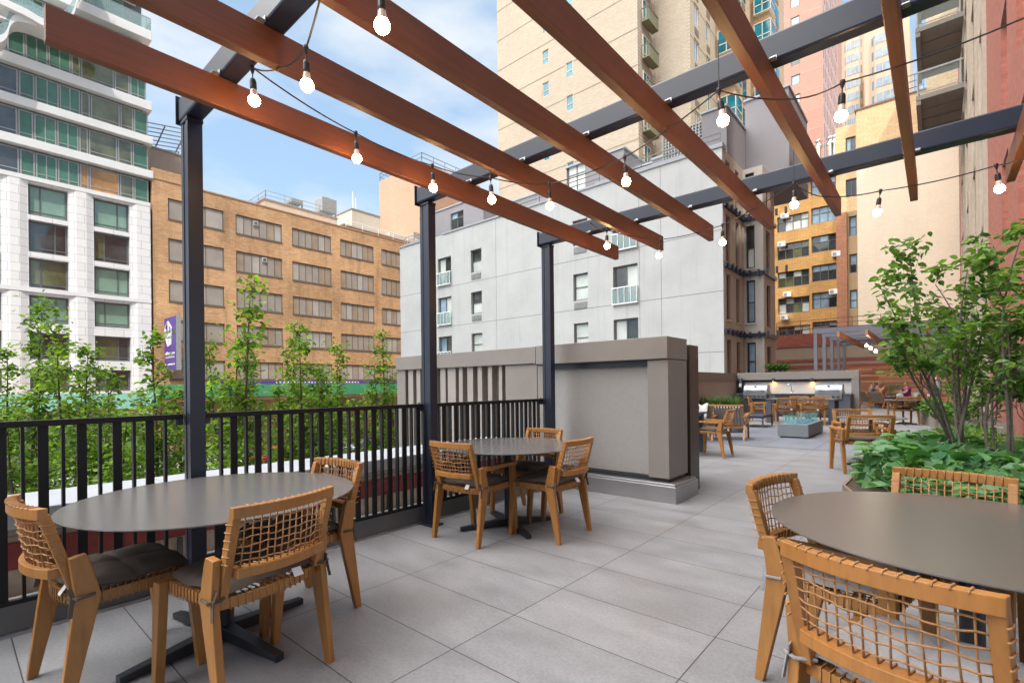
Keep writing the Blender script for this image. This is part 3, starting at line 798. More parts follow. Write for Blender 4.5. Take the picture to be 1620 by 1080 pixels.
for (z, e, a) in ((28.42, Y1+.1, 8.5), (31.32, Y1+.1, 4), (34.12, 10.6, 3)):
    mb = MB(); F.box(mb, a, e, z, z+1.0, .44, .46); F.box(mb, e-.02, e, z, z+1.0, -1.6, .43)
    part(mb, 'glass_guard', g_rail, t)
    mb = MB(); F.box(mb, a, e, z+1.001, z+1.04, .43, .47)
    for y in np.arange(a, e, 1.2): F.box(mb, y, y+.03, z, z+1.0, .462, .48)
    part(mb, 'guard_rail', m_gframe, t)

# ---- tan brick warehouse across the street
m_wtrim0 = plain('off_white_fan', (.5, .5, .5), .6)
m_tan = brick('tan_street_brick', 'YZX', (0.52, 0.275, 0.125), (0.66, 0.40, 0.21), (0.46, 0.31, 0.19), .42, .135, .020, 0.6, blotch=.38)
F = Face('x', -50.0)
t = bld('brick_warehouse', 'tan brick warehouse with rows of wide grey shuttered windows across the street', (-50, 27, GZ))
cols = [(12.73, 17.10), (18.14, 22.48), (23.51, 27.84), (28.90, 33.2), (34.25, 38.6), (39.7, 44)]
rows = [(15.94, 17.83), (12.36, 14.38), (8.85, 10.8), (5.47, 7.35), (2.09, 3.91), (-1.3, .5)]
holes = [(a, b, p, q) for a, b in cols for p, q in rows]; D = .16
RT_ = 19.2
mb = MB(); F.wall(mb, 11.62, 46, GZ, RT_, holes, D); F.box(mb, 11.62, 46, GZ, RT_, -20, -D-.0005); part(mb, 'wall', m_tan, t)
mb = MB(); F.box(mb, 11.6, 46.0, RT_, RT_+.12, -.5, .06); part(mb, 'coping', plain('terracotta_coping', (.40, .24, .15), .8), t)
mb = MB(); F.box(mb, 11.62, 14.6, RT_+.12, RT_+.9, -.4, .0); part(mb, 'broken_parapet', m_tan, t)
for i, (a, b) in enumerate(cols[:5]):
    for j, (p, q) in enumerate(rows[:5]):
        fwin(F, t, a+.02, b-.02, p+.12, q-.02, D, plain('rust_frame', (.15, .11, .085), .7), [g_grey, g_grey, g_grey3, g_grey2] if i < 4 or j < 4 else [g_grey], vs=(1/6, 2/6, .5, 4/6, 5/6) if i else (.33, .66), fw=.065,
             sill=None)
        mb = MB(); F.box(mb, a-.02, b+.02, p-.02, p+.115, -D+.01, .05); part(mb, 'window_sill', plain('brown_sill', (.13, .10, .08), .8), t)
for (y, z) in ((19.75, 17.6), (20.55, 14.2)):
    mb = MB(); F.box(mb, y, y+.42, z-.42, z, -.09, .01); o = part(mb, 'vent_fan', m_wtrim0, t)
    mb = MB(); F.box(mb, y+.06, y+.36, z-.36, z-.06, .012, .02); mb.build('fan_grille', m_dframe).parent = o; o.children[0].location = (0, 0, 0)
m_pent = stucco('cream_penthouse_render', (0.52, 0.46, 0.38), 'YZX', .25)
m_dpent = stucco('brown_penthouse_render', (0.30, 0.25, 0.22), 'YZX', .25)
# rooftop volumes on the warehouse
def roofbox(mat, x0, x1, y0, y1, z1, label, z0=RT_-.5, cap=True, name='rooftop_bulkhead'):
    t2 = thing(name, label, 'roof structure', ((x0+x1)/2, (y0+y1)/2, z0), 0)
    mb = MB(); mb.box(x0, y0, z0, x1, y1, z1); part(mb, 'wall', mat, t2)
    if cap: mb = MB(); mb.box(x0-.1, y0-.1, z1, x1+.1, y1+.1, z1+.12); part(mb, 'roof_edge', m_gframe, t2)
    return t2
def railrow(t2, pts, z0, h, mat, n=2, post=1.8, r=.03):
    mb = MB()
    for a, b in zip(pts, pts[1:]):
        a = Vector((*a, 0)); b = Vector((*b, 0)); L = (b-a).length
        for k in range(n): mb.bar(a+Vector((0, 0, z0+h*(k+1)/n)), b+Vector((0, 0, z0+h*(k+1)/n)), r*1.6, r*1.6)
        m = max(1, int(L/post))
        for k in range(m+1): p = a.lerp(b, k/m); mb.bar(p+Vector((0, 0, z0)), p+Vector((0, 0, z0+h-r)), r*1.3, r*1.3)
    part(mb, 'guard_rail', mat, t2)
a = roofbox(m_pent, -60, -52.5, 21.8, 30, 20.9, 'long low cream penthouse with a thin railing on the brick warehouse roof')
railrow(a, [(-58, 22), (-52.6, 22), (-52.6, 29.9)], 21.0, .9, m_gframe)
a = roofbox(m_dpent, -60, -51.3, 30.1, 41, 20.0, 'dark brown set-back attic at the far end of the warehouse roof')
railrow(a, [(-51.0, 30.2), (-51.0, 41)], 19.4, 1.1, m_white)
a = roofbox(m_pent, -64, -56, 34, 38.2, 24.0, 'small white rooftop hut with an antenna above the warehouse attic')
mb = MB(); mb.tube([(-56.2, 34.3, 24), (-56.2, 34.3, 26.3)], .05, 6); mb.tube([(-56.2, 34.7, 24), (-56.2, 34.7, 25.6)], .04, 6); part(mb, 'antenna', m_white, a)
roofbox(m_pent, -62, -54, 38.3, 46, 21.6, 'cream roof block sloping behind the brown attic, near the grey building', cap=False)
roofbox(m_dpent, -60, -53, 11.7, 15.0, 23.0, 'brown rooftop shed beside the white apartment block')
t2 = thing('solar_canopy', 'tilted slatted rooftop canopy sticking out above the brown shed', 'canopy', (-54, 12.5, 23.1))
mb = MB()
for k in range(9): mb.bar((-57+k*.55, 11.6, 23.6+k*.16), (-57+k*.55, 15.2, 24.2+k*.16), .1, .06)
for y in (11.7, 13.2, 14.9): mb.bar((-57, y, 23.5+(y-11.6)*.17), (-52.4, y, 24.8+(y-11.6)*.17), .09, .09); 
for y in (11.7, 14.9): mb.bar((-55, y, 23.1), (-55, y, 24.1), .09, .09)
part(mb, 'slatted_frame', m_gframe, t2)
for k, (y, z, lb) in enumerate(((25.6, 21.0, 'square grey rooftop fan unit, left of the tall chiller'), (29.4, 21.0, 'tall grey chiller unit standing on the warehouse roof'))):
    t2 = thing('rooftop_unit', lb, 'air conditioner', (-54, y, z), 0, 'grey mechanical units on the warehouse roof')
    h = [1.1, 2.3][k]; w2 = [1.3, 1.8][k]
    mb = MB(); mb.box(-54.9, y-w2/2, z+.7, -53.1, y+w2/2, z+h); part(mb, 'housing', m_ctag if 0 else m_gframe, t2, bevel=.05)
    mb = MB(); mb.lathe([(.01, z+h+.003), (.4, z+h+.003), (.45, z+h+.2), (.38, z+h+.2), (.35, z+h+.05), (.01, z+h+.05)], (-54, y, 0), 16); part(mb, 'fan_shroud', m_dframe, t2)
    mb = MB()
    for yy in (-w2/2+.1, w2/2-.1):
        for xx in (-54.8, -53.2): mb.bar((xx, y+yy, z), (xx, y+yy, z+.7), .1, .1)
    part(mb, 'support_frame', m_dframe, t2)

# ---- pink-tan brick block behind the warehouse
m_ptan = brick('salmon_brick', 'XZY', (0.40, 0.235, 0.155), (0.44, 0.27, 0.185), (0.34, 0.22, 0.16), .6, .2, .02, 0.1, blotch=.12)
Yb = 52
pL = gy(600, 288, Yb); pR = gy(667, 255, Yb); zT = pR.z; yB = gx(722, 277, pR.x).y
t = bld('tan_brick_block', 'plain salmon-tan brick block rising behind the warehouse and the second post', (pL.x, Yb, GZ))
mb = MB(); mb.box(pL.x, Yb, GZ, pR.x, yB+6, zT); part(mb, 'wall', m_ptan, t)
railrow(t, [(pL.x+.1, Yb+8), (pL.x+.1, Yb+.1), (pR.x-.1, Yb+.1), (pR.x-.1, yB+5)], zT, 1.5, m_dframe, post=2.5, r=.05)
mb = MB(); mb.box(pL.x+.5, Yb-3, GZ, pR.x+1.5, Yb-.001, gy(650, 368, Yb-3).z); part(mb, 'stair_bulkhead', m_dpent, t)

# ---- pale grey rendered apartment building
m_grey = stucco('pale_grey_render', (0.42, 0.437, 0.442), 'XZY', .45, .85, 1.0, (.20, .20, .18))
m_groove = plain('dark_joint', (.20, .20, .20), .9)
m_baywall = stucco('brown_grey_render', (0.37, 0.305, 0.245), 'YZX', .45)
m_baywall2 = stucco('mid_grey_render', (0.40, 0.385, 0.36), 'XZY', .45)
F = Face('y', 24.0); XR2 = -7.55
t = bld('grey_apartment_building', 'pale grey rendered building with a few dark windows, behind the grey enclosure', (-20, 24, GZ))
W = []   # holes  (x0,x1,z0,z1,kind)
for (p, q) in ((8.76, 10.74), (5.85, 7.84), (2.98, 4.97), (.1, 2.1)): W.append((-27.9, -26.45, p, q, 'j'))
for (p, q) in ((9.16, 10.72), (6.29, 7.81), (3.42, 4.95), (.6, 2.1)): W.append((-24.43, -23.39, p, q, 's'))
for (p, q) in ((9.04+.33, 10.82), (6.17, 7.72), (3.2, 4.87), (.4, 2.0)): W.append((-15.96, -14.97, p, q, 's'))
for (p, q) in ((8.6, 10.55), (5.68, 7.72), (2.85, 4.84), (0, 2.0)): W.append((-13.36, -11.9, p, q, 'j'))
D = .22
mb = MB(); F.wall(mb, -32.5, XR2-.003, GZ, 12.42, [w_[:4] for w_ in W], D); mb.box(-32.5, 24+D+.0005, GZ, XR2-.2005, 33.4, 12.42)
part(mb, 'wall', m_grey, t)
for (a, b, p, q, k) in W:
    if k == 's':
        fwin(F, t, a, b, p, q, D, m_dframe, [g_white, g_white, g_dark] , hs=(.5,), fw=.075)
        mb = MB(); F.box(mb, a+.06, b-.06, p-.48, p-.08, .002, .03)
        for s in range(6): F.box(mb, a+.08, b-.08, p-.46+s*.06, p-.44+s*.06, .031, .045)
        part(mb, 'air_conditioner_grille', m_gframe, t)
    else:
        fwin(F, t, a, b, p, q, D, m_dframe, [g_dark, g_dark, g_sky, g_white], vs=(.5,), fw=.08)
        mb = MB(); F.box(mb, a-.02, b+.02, p-.0, p+.82, .10, .12); o = part(mb, 'balcony_guard', g_rail, t)
        mb = MB(); F.box(mb, a-.03, b+.03, p+.82, p+.88, .08, .14); F.box(mb, a-.03, b+.03, p-.06, p, .0, .14)
        for s in range(5): x = a+(b-a)*s/4; F.box(mb, x-.015, x+.015, p, p+.82, .122, .14)
        b2 = mb.build('guard_rail', m_white); b2.parent = o
mb = MB()
for z in (8.53, 5.66, 2.8, 0):
    xs = sorted([(w_[0], w_[1]) for w_ in W if w_[2] < z < w_[3]])
    x = -32.5
    for a, b in xs + [(XR2, XR2)]: F.box(mb, x, a, z-.018, z+.018, -.01, .002) if a > x else None; x = b
for x in (-22.05, -10.6, -31.9+20.1-12.0+12): F.box(mb, x-.015, x+.015, GZ, 12.4, -.01, .0025) if x < -9 else None
part(mb, 'joint_line', m_groove, t)
mb = MB(); mb.box(-32.6, 23.93, 12.42, -29.9, 33, 12.52); part(mb, 'parapet_cap', m_coping, t)
mb = MB(); mb.box(-27.3, 23.94, 12.421, -14.4, 24.5, 12.54); mb.box(-14.4, 23.94, 12.421, XR2+.04, 24.5, 12.62); part(mb, 'parapet_cap', m_coping, t)
railrow(t, [(-32.4, 24.4), (-30.0, 24.4)], 12.5, .8, m_gframe, n=3, post=1)
# stepped penthouses (mauve grey)
m_mauve = stucco('mauve_grey_render', (0.20, 0.195, 0.215), 'XZY', .3)
F2 = Face('y', 27.0)
def pent(x0, x1, y0, y1, z1, name='penthouse_wall', wins=(), mat=m_mauve):
    Fp = Face('y', y0); mb = MB(); Fp.wall(mb, x0, x1, 12.0, z1, [w_[:4] for w_ in wins], .15); mb.box(x0, y0+.1505, 12.0, x1, y1, z1)
    o = part(mb, name, mat, t)
    mb = MB(); mb.box(x0-.06, y0-.06, z1, x1+.06, y1, z1+.10); b3 = loc(mb.build('parapet_cap', m_coping), t)
    for w_ in wins: fwin(Fp, t, *w_[:4], .15, m_dframe, [g_dark, g_white, g_sky], vs=w_[4], hs=w_[5], fw=.08)
pent(-33.7, -26.05, 27, 34, 15.85, wins=[(-29.75, -28.25, 13.38, 15.3, (.5,), (.75,))])
pent(-26.0, -20.5, 28.2, 34, 15.2, wins=[(-25.0, -23.6, 12.9, 15.0, (.5,), ())])
c = gy(897, 262, 27); d = gy(926, 330, 27)
pent(-18.4, -14.2, 27, 34, 15.6, wins=[(c.x, d.x+.05, 13.2, c.z, (.5,), (.72,))])
pent(-14.1, -12.6, 28, 34, 14.6); pent(-12.4, -8.75, 27, 34, 14.3, wins=[(-10.9, -9.3, 12.9, 13.9, (.5,), ())])
railrow(t, [(-21, 24.6), (-14.5, 24.6)], 12.5, .9, m_dframe, n=3)
railrow(t, [(-14.0, 24.6), (-7.8, 24.6)], 12.6, .8, m_dframe, n=3)
# tall stair tower at the corner
A_ = gy(1167, 190, 27); B_ = gy(1205, 192, 29.6)
pent(-8.9, -7.7, 25.2, 29.5, 14.9, 'tower_wall'); pent(-7.69, -5.6, 28.3, 33, 16.4, 'tower_wall')
t3 = mb = MB()
for z in np.arange(12.5, 14.6, .16): mb.box(-11.0, 25.3, z, -8.95, 25.5, z+.05)
for x in np.arange(-11, -8.9, .16): mb.box(x, 25.25, 12.5, x+.05, 25.299, 14.6)
part(mb, 'lattice_screen', m_gframe, t)

# canted bay side of the same building (faces the terrace)
F = Face('x', XR2)
bh = [(24.46, 25.1), (25.95, 26.55)]
rowz = [(10.0, 12.0), (7.1, 9.4), (4.35, 6.55), (1.5, 3.4)]
holes = [(a, b, p, q) for a, b in bh for p, q in rowz]
mb = MB(); F.wall(mb, 24.22, 27.2, GZ, 12.4, holes, .2); part(mb, 'side_wall', m_baywall, t)
for h in holes: fwin(F, t, *h, .2, m_dframe, [g_dark, g_white, g_dark], hs=(.5,), fw=.07, sill=m_baywall)
# projecting bay: front faces camera (y const) then side
pA = gx(1177, 450, XR2); yb0 = 27.2
Fb = Face('y', yb0); xb1 = gy(1208, 450, yb0).x
holes = []
for (p, q) in ((10.1, 12.1), (7.2, 9.4), (4.4, 6.6), (1.5, 3.4)): holes.append((gy(1180, 400, yb0).x, gy(1194, 400, yb0).x, p, q))
mb = MB(); Fb.wall(mb, XR2+.002, xb1-.001, GZ, 12.35, holes, .2); mb.box(XR2+.002, yb0+.2005, GZ, xb1-.51, 31.5, 12.35); part(mb, 'bay_wall', m_baywall2, t)
for h in holes: fwin(Fb, t, *h, .2, m_black, [g_dark, g_sky, g_white], hs=(.48,), fw=.08, sill=m_baywall2)
Fc = Face('x', xb1); ya = gx(1213, 450, xb1).y; yb_ = gx(1219, 450, xb1).y; ye = gx(1226, 450, xb1).y
holes = [(ya, yb_, p-.2, q-.2) for (p, q) in ((10.1, 12.1), (7.2, 9.4), (4.4, 6.6), (1.5, 3.4))]
mb = MB(); Fc.wall(mb, yb0+.2005, ye, GZ, 12.35, holes, .2); Fc.box(mb, yb0+.2005, ye, GZ, 12.35, -.5, -.2005); part(mb, 'bay_wall', m_baywall, t)
for h in holes: fwin(Fc, t, *h, .2, m_black, [g_dark, g_white], hs=(.5,), fw=.07)
for z in (3.75, 6.9, 9.75):
    mb = MB(); F.box(mb, 24.05, 27.19, z-.09, z+.09, .004, .12); Fb.box(mb, XR2+.13, xb1-.0, z-.09, z+.09, .004, .13); Fc.box(mb, yb0+.0, ye, z-.09, z+.09, .004, .11)
    for k in range(5): F.box(mb, 24.3+k*.6, 24.42+k*.6, z-.16, z+.16, .121, .2); Fb.box(mb, XR2+.3+k*.42, XR2+.4+k*.42, z-.16, z+.16, .131, .22)
    part(mb, 'steel_tie_belt', m_steel, t)

# ---- beige brick tower
m_beige = brick('beige_brick', 'XZY', (0.38, 0.315, 0.24), (0.42, 0.355, 0.28), (0.30, 0.26, 0.21), .4, .16, .014, 0.06, blotch=.08)
m_beigeX = brick('beige_brick_side', 'YZX', (0.42, 0.35, 0.25), (0.46, 0.39, 0.29), (0.34, 0.29, 0.22), .4, .16, .014, 0.05, blotch=.06)
m_band = plain('brown_brick_line', (.20, .15, .11), .9)
m_wtrim = plain('cream_trim', (0.62, 0.57, 0.47), 0.7, .05)
F = Face('y', 40.0); XA, XB = -36.2, -19.6
t = bld('beige_tower', 'beige brick residential tower with small teal windows, in the centre behind the slats', (-28, 40, GZ))
wins = []
z = 35.18
for k in range(9):
    zz = 35.18 + 3.24*(k-5)
    wins.append((-30.06, -29.27, zz-1.40, zz)); wins.append((-27.20, -26.40, zz-3.24-1.45+1.0-.2, zz-3.24+.8))
wins = [w_ for w_ in wins if w_[3] < 56 and w_[2] > 12]
D = .12; TZ = 62
mb = MB(); F.wall(mb, XA, XB, GZ, TZ, wins, D); mb.box(XA, 40+D+.0005, GZ, XB, 60, TZ); part(mb, 'wall', m_beige, t)
for h in wins:
    fwin(F, t, *h, D, m_wtrim, g_teal, hs=(.42,), fw=.055)
mb = MB(); z = 13.1
while z < TZ:
    xs = sorted((w_[0], w_[1]) for w_ in wins if w_[2]-.05 < z < w_[3]+.05); x = XA
    for a, b in xs + [(XB, XB)]:
        if a-.1 > x: F.box(mb, x, a-.1 if a < XB else a, z, z+.07, .001, .012)
        x = b+.1
    z += 3.24
part(mb, 'brick_course_line', m_band, t)
# recessed corner with balconettes, then the side faces
Fs = Face('x', XB); 
mb = MB(); mb.box(XB+.001, 43.2, GZ, XB+3.19, 60, TZ-.01); part(mb, 'wall', m_beige, t)
for k in range(13):
    z = 14.0 + 3.24*k
    o = fwin(Fs, t, 40.9, 42.3, z, z+2.3, .05, m_wtrim, g_teal, vs=(.5,), hs=(.3,), fw=.1)
    o.location.x += .06
    mb = MB(); mb.box(XB+.08, 40.6, z-.1, XB+.75, 42.7, z)
    for q in range(15): mb.box(XB+.70, 40.62+q*.145, z, XB+.74, 40.66+q*.145, z+1.05)
    mb.box(XB+.68, 40.6, z+1.051, XB+.76, 42.7, z+1.1)
    for q in range(4): mb.box(XB+.1+q*.17, 40.62, z, XB+.13+q*.17, 40.66, z+1.05)
    mb.box(XB+.08, 40.6, z+1.051, XB+.675, 40.68, z+1.1)
    part(mb, 'balconette', plain('olive_metal', (.16, .15, .09), .6), t)
# right wing: x-facing windows with grilles, and teal bay windows
X2 = XB+3.4
Fw = Face('x', X2)
hol = []; ACs = []
for k in range(14):
    z = 14.3 + 3.24*k
    for (a, b) in ((44.2, 45.4), (47.3, 48.4)): hol.append((a, b, z, z+1.9)); ACs.append((a+.1, b-.1, z-.95, z-.35))
mb = MB(); Fw.wall(mb, 43.199, 50.0, GZ, TZ, hol, .15); mb.box(X2-.2, 43.199, GZ, X2-.1505, 60, TZ); part(mb, 'wall', m_beigeX, t)
for h in hol[:28]: fwin(Fw, t, *h, .15, m_wtrim, [g_sky, g_teal], vs=(.5,), fw=.09)
for h in ACs:
    mb = MB(); Fw.box(mb, h[0], h[1], h[2], h[3], .002, .03); part(mb, 'vent_grille', MATS['brown_grille'] if 'brown_grille' in MATS else plain('brown_grille', (.17, .12, .09), .6), t)
mb = MB()
for k in range(15): z = 12.6 + 3.24*k; Fw.box(mb, 43.2, 50, z, z+.07, .001, .012)
part(mb, 'brick_course_line', m_band, t)
# stepped wing with bays
m_peach = brick('peach_brick', 'XZY', (0.44, 0.30, 0.19), (0.48, 0.34, 0.22), (0.36, 0.27, 0.2), .4, .16, .014, 0.05, blotch=.06)
for s, (xa, ya, yl, tz) in enumerate(((X2, 50.0, 5.5, 62), (X2+1.7, 56.2, 6.5, 56))):
    mb = MB(); mb.box(xa-6, ya, GZ, xa+1.7, ya+yl, tz); part(mb, 'bay_wall', m_peach, t)
    for k in range(13):
        z = 14.0 + 3.24*k
        if z+2.2 > tz: break
        mb = MB(); mb.box(xa+.3, ya-.32, z, xa+1.9, ya+1.6, z+2.1); o = part(mb, 'bay_window', g_teal, t)
        mb = MB(); mb.box(xa+.28, ya-.35, z+.75, xa+1.92, ya+1.6, z+.83); mb.box(xa+.26, ya-.37, z-.06, xa+1.94, ya+1.65, z-.002); mb.box(xa+.26, ya-.37, z+2.102, xa+1.94, ya+1.65, z+2.17)
        for xx in (xa+.28, xa+1.05, xa+1.85): mb.box(xx, ya-.35, z, xx+.07, ya-.322, z+2.1)
        q = mb.build('frame', m_wtrim); q.parent = o
        if k % 1 == 0:
            mb = MB(); mb.box(xa+1.702, ya+2.6, z+.1, xa+1.75, ya+3.8, z+2.0); o2 = part(mb, 'window', g_teal, t)
            mb = MB(); mb.box(xa+1.702, ya+2.6, z-.75, xa+1.74, ya+3.7, z-.2); part(mb, 'vent_grille', MATS['brown_grille'], t)

# ---- pink brick tower
m_pink = brick('pink_brick', 'XZY', (0.43, 0.225, 0.175), (0.47, 0.25, 0.195), (0.42, 0.25, 0.20), .5, .2, .016, 0.0, blotch=.08)
m_pinkT = plain('pale_pink_pier', (0.50, 0.34, 0.30), 0.8, .05)
Yp = 88.0; F = Face('y', Yp)
xl = gy(1150, 150, Yp).x; xr = gy(1300, 120, Yp).x
t = bld('pink_tower', 'salmon pink brick tower with pale vertical piers at its right edge', (xl, Yp, GZ))
TZ = 82
wx = [gy(p, 150, Yp).x for p in (1226, 1259)]
zz0 = gy(1259, 226, Yp).z; pz = (gy(1259, 10, Yp).z-gy(1259, 226, Yp).z)/9.0
hol = []
for k in range(-8, 16):
    z = zz0+k*3.05
    for x in wx:
        if z+2 < TZ and z > 12: hol.append((x-.62, x+.62, z, z+1.5))
mb = MB(); F.wall(mb, xl, xr, GZ, TZ, hol, .15); mb.box(xl, Yp+.1505, GZ, xr, Yp+22, TZ); part(mb, 'wall', m_pink, t)
for h in hol: fwin(F, t, *h, .15, m_dframe, [g_sky, g_dark, g_white], fw=.1)
mb = MB()
for k in range(26): z = 16 + 3.05*k; (z < TZ) and [F.box(mb, a, b, z, z+.09, .001, .02) for a, b in ((xl, wx[0]-.75), (wx[0]+.75, wx[1]-.75), (wx[1]+.75, xr))]
part(mb, 'string_course', m_pinkT, t)
F = Face('x', xr)
mb = MB(); ms = []
for k in range(11): y = Yp+.2+k*1.5; F.box(mb, y, y+.72, 10, TZ, .001, .10)
part(mb, 'pier', m_pinkT, t)
m_pd = plain('dark_slot_window', (.10, .055, .06), .4)
mb = MB()
for k in range(10):
    for j in range(24): y = Yp+.98+k*1.5; z = 12+3.05*j; F.box(mb, y, y+.62, z, z+1.9, .002, .085)
tag(part(mb, 'window_slots', m_pd, t), kind='stuff')
mb = MB(); mb.box(xl-12, Yp+8, GZ, xl-.01, Yp+25, TZ-6); part(mb, 'wall', m_pink, t)

# ---- distant cream condominium towers
m_cond = plain('cream_precast', (0.44, 0.33, 0.24), 0.8, .05)
g_pale = glass('pale_sky_glass', (0.17, 0.23, 0.28), .12, .25)
def condo(px0, px1, pytop, Y, label, pit=3.2):
    xa = gy(px0, 150, Y).x; xb = gy(px1, 150, Y).x; zt = gy((px0+px1)/2, pytop, Y).z
    t = bld('condominium_tower', label, (xa, Y, GZ), group='distant cream towers with bow windows')
    mb = MB(); mb.box(xa, Y, GZ, xb, Y+18, zt)
    nb = max(1, round((xb-xa)/7)); 
    part(mb, 'wall', m_cond, t)
    w_ = (xb-xa)/nb
    zs = np.arange(max(24, zt-3.2*19), zt-3, 3.2)
    for k in range(nb):
        c = xa+w_*(k+.5)
        mb = MB(); mb.prism([(c-w_*.36, Y+.0), (c-w_*.24, Y-1.1), (c+w_*.24, Y-1.1), (c+w_*.36, Y)], 'z', GZ, zt-2.5); part(mb, 'bow_front', m_cond, t)
        for z in zs:
            mb = MB(); mb.prism([(c-w_*.33, Y-.32), (c-w_*.23, Y-1.15), (c+w_*.23, Y-1.15), (c+w_*.33, Y-.32)], 'z', z, z+1.9); o = part(mb, 'bow_window', g_pale, t)
            mb = MB()
            for xx in (-.23, -.08, .08, .23): mb.box(c+w_*xx-.07, Y-1.2, z, c+w_*xx+.07, Y-1.152, z+1.9)
            mb.build('mullion', m_cond).parent = o
    return t
def fixm(t):
    for o in t.children:
        for q in o.children: q.location = (0, 0, 0)
a = condo(1330, 1372, 40, 150, 'far cream condominium tower left of the curved one, beside the pink tower'); fixm(a)
a = condo(1368, 1440, 38, 135, 'far cream condominium tower with stacked rounded bays above the yellow brick wall'); fixm(a)

# ---- yellow brick building with window bands, and the cream party wall
m_yel = brick('ochre_brick', 'XZY', (0.50, 0.265, 0.075), (0.58, 0.33, 0.11), (0.36, 0.23, 0.10), .4, .15, .016, 0.35, blotch=.25)
m_yel2 = brick('sunny_yellow_brick', 'XZY', (0.60, 0.41, 0.22), (0.66, 0.47, 0.27), (0.50, 0.36, 0.22), .45, .16, .014, 0.05, blotch=.08)
m_redpier = brick('red_brown_brick', 'XZY', (0.38, 0.14, 0.07), (0.45, 0.19, 0.10), (0.30, 0.2, 0.14), .3, .12, .016, 0.2, blotch=.15)
m_cream = brick('cream_painted_brick', 'XZY', (0.70, 0.605, 0.47), (0.73, 0.63, 0.49), (0.67, 0.58, 0.45), .4, .15, .01, 0.10, blotch=.06, fn=(.95, 1.04))
F = Face('y', 44.0)
t = bld('yellow_brick_building', 'ochre brick apartment building with ribbon windows and window air conditioners', (-7.5, 44, GZ))
rows = [(15.56, 16.75), (13.37, 14.6), (11.15, 12.42), (8.92, 10.17), (6.83, 8.07), (4.9, 5.83)]
h1 = [(-9.62, -7.42, p, q) for p, q in rows] + [(-7.25, -5.62, p+.15, q+.15) for p, q in rows]
mb = MB(); F.wall(mb, -10.6, -5.6, GZ, 17.3, h1, .2); mb.box(-10.6, 44.2005, GZ, -5.6, 60, 17.3); part(mb, 'wall', m_yel, t)
for i, h in enumerate(h1): fwin(F, t, *h, .2, m_dframe, [g_dark, g_dark, g_olive, g_white] if i < 6 else [g_sky, g_dark, g_sky], vs=(.25, .5, .75) if i < 6 else (.33, .66), hs=(.62,), fw=.06)
for (x, z) in ((-9.3, 14.75-.0), (-9.55, 12.55), (-9.2, 8.5), (-6.1, 8.3), (-9.4, 7.6-.9), (-5.9, 12.6-1.5)):
    mb = MB(); F.box(mb, x, x+.55, z-.38, z, .001, .32); o = part(mb, 'window_air_conditioner', m_white, t, bevel=.02)
    mb = MB(); F.box(mb, x+.06, x+.3, z-.32, z-.06, .322, .332); mb.build('grille', m_gframe).parent = o
mb = MB(); F.box(mb, -10.6, -5.3, 17.3, 17.5, -6, .5); F.box(mb, -10.6, -5.6, 18.1, 18.2, -6, .3)
for k in range(7): F.box(mb, -10.4+k*.75, -10.34+k*.75, 17.5, 18.1, .1, .2)
part(mb, 'roof_greenhouse', m_wtrim, t)
for x in (-7.0, -6.2, -5.9):
    mb = MB(); mb.lathe([(.16, 17.5), (.16, 20.1), (.3, 20.1), (.3, 20.25), (.16, 20.25), (.16, 20.5), (.28, 20.6), (.01, 20.8)], (x, 46, 0), 12); part(mb, 'chimney_pipe', m_ctag, t, smooth=True)
F = Face('y', 43.7)
mb = MB(); F.box(mb, -5.599, -4.95, GZ, 13.895, -12, 0); part(mb, 'corner_pier', m_redpier, t)
# window column in ochre brick next to the party wall
m_dirty = stucco('stained_tan_render', (0.36, 0.25, 0.14), 'XZY', .6)
F = Face('y', 43.9)
rows2 = [(15.0, 16.25), (12.1, 13.55), (9.35, 10.75), (6.75, 8.1), (4.2, 5.3), (19-.7, 19.7)]
h2 = [(-4.94+.12, -4.36, p, q) for p, q in rows2]
mb = MB(); F.wall(mb, -4.949, -4.30, GZ, 13.9, [h for h in h2 if h[3] < 13.9], .2); mb.box(-4.949, 44.1005, GZ, -4.30, 56, 13.9); part(mb, 'stair_wall', m_dirty, t)
hh = [(-5.0, -4.33, 15.0, 16.3), (-4.98, -4.36, 18.3, 19.4)]
mb = MB(); F.wall(mb, -5.598, -4.30, 13.901, 20.3, hh, .2); mb.box(-5.598, 44.1005, 13.901, -4.30, 56, 20.3); part(mb, 'stair_wall', m_yel2, t)
for h in h2[1:5]: fwin(F, t, *h, .2, m_dframe, [g_sky, g_dark], hs=(.45,), fw=.07)
for h in hh: fwin(F, t, *h, .2, m_dframe, [g_sky, g_dark], vs=(.5,), fw=.06)
F = Face('y', 43.3); ZC = gy(1400, 245, 43.3).z
t = bld('party_wall_building', 'blank cream painted party wall topped with bare yellow brick', (-1, 43.3, GZ))
mb = MB(); F.box(mb, -4.26, 3.5, GZ, ZC, -18, 0); part(mb, 'cream_wall', m_cream, t)
mb = MB(); F.box(mb, -4.26, 3.5, ZC, 20.9, -18, 0); part(mb, 'yellow_wall', m_yel2, t)
mb = MB(); F.box(mb, -.35, 7.5, 20.9, 30, -18, 0); part(mb, 'yellow_wall', m_yel2, t)
mb = MB(); F.box(mb, -4.36, -.36, 20.9, 21.0, -1, .06); part(mb, 'roof_edge', m_band, t)
railrow(t, [(-1.9, 43.6), (-.5, 43.6)], 21.0, 1.3, m_dframe, n=3, post=.4)

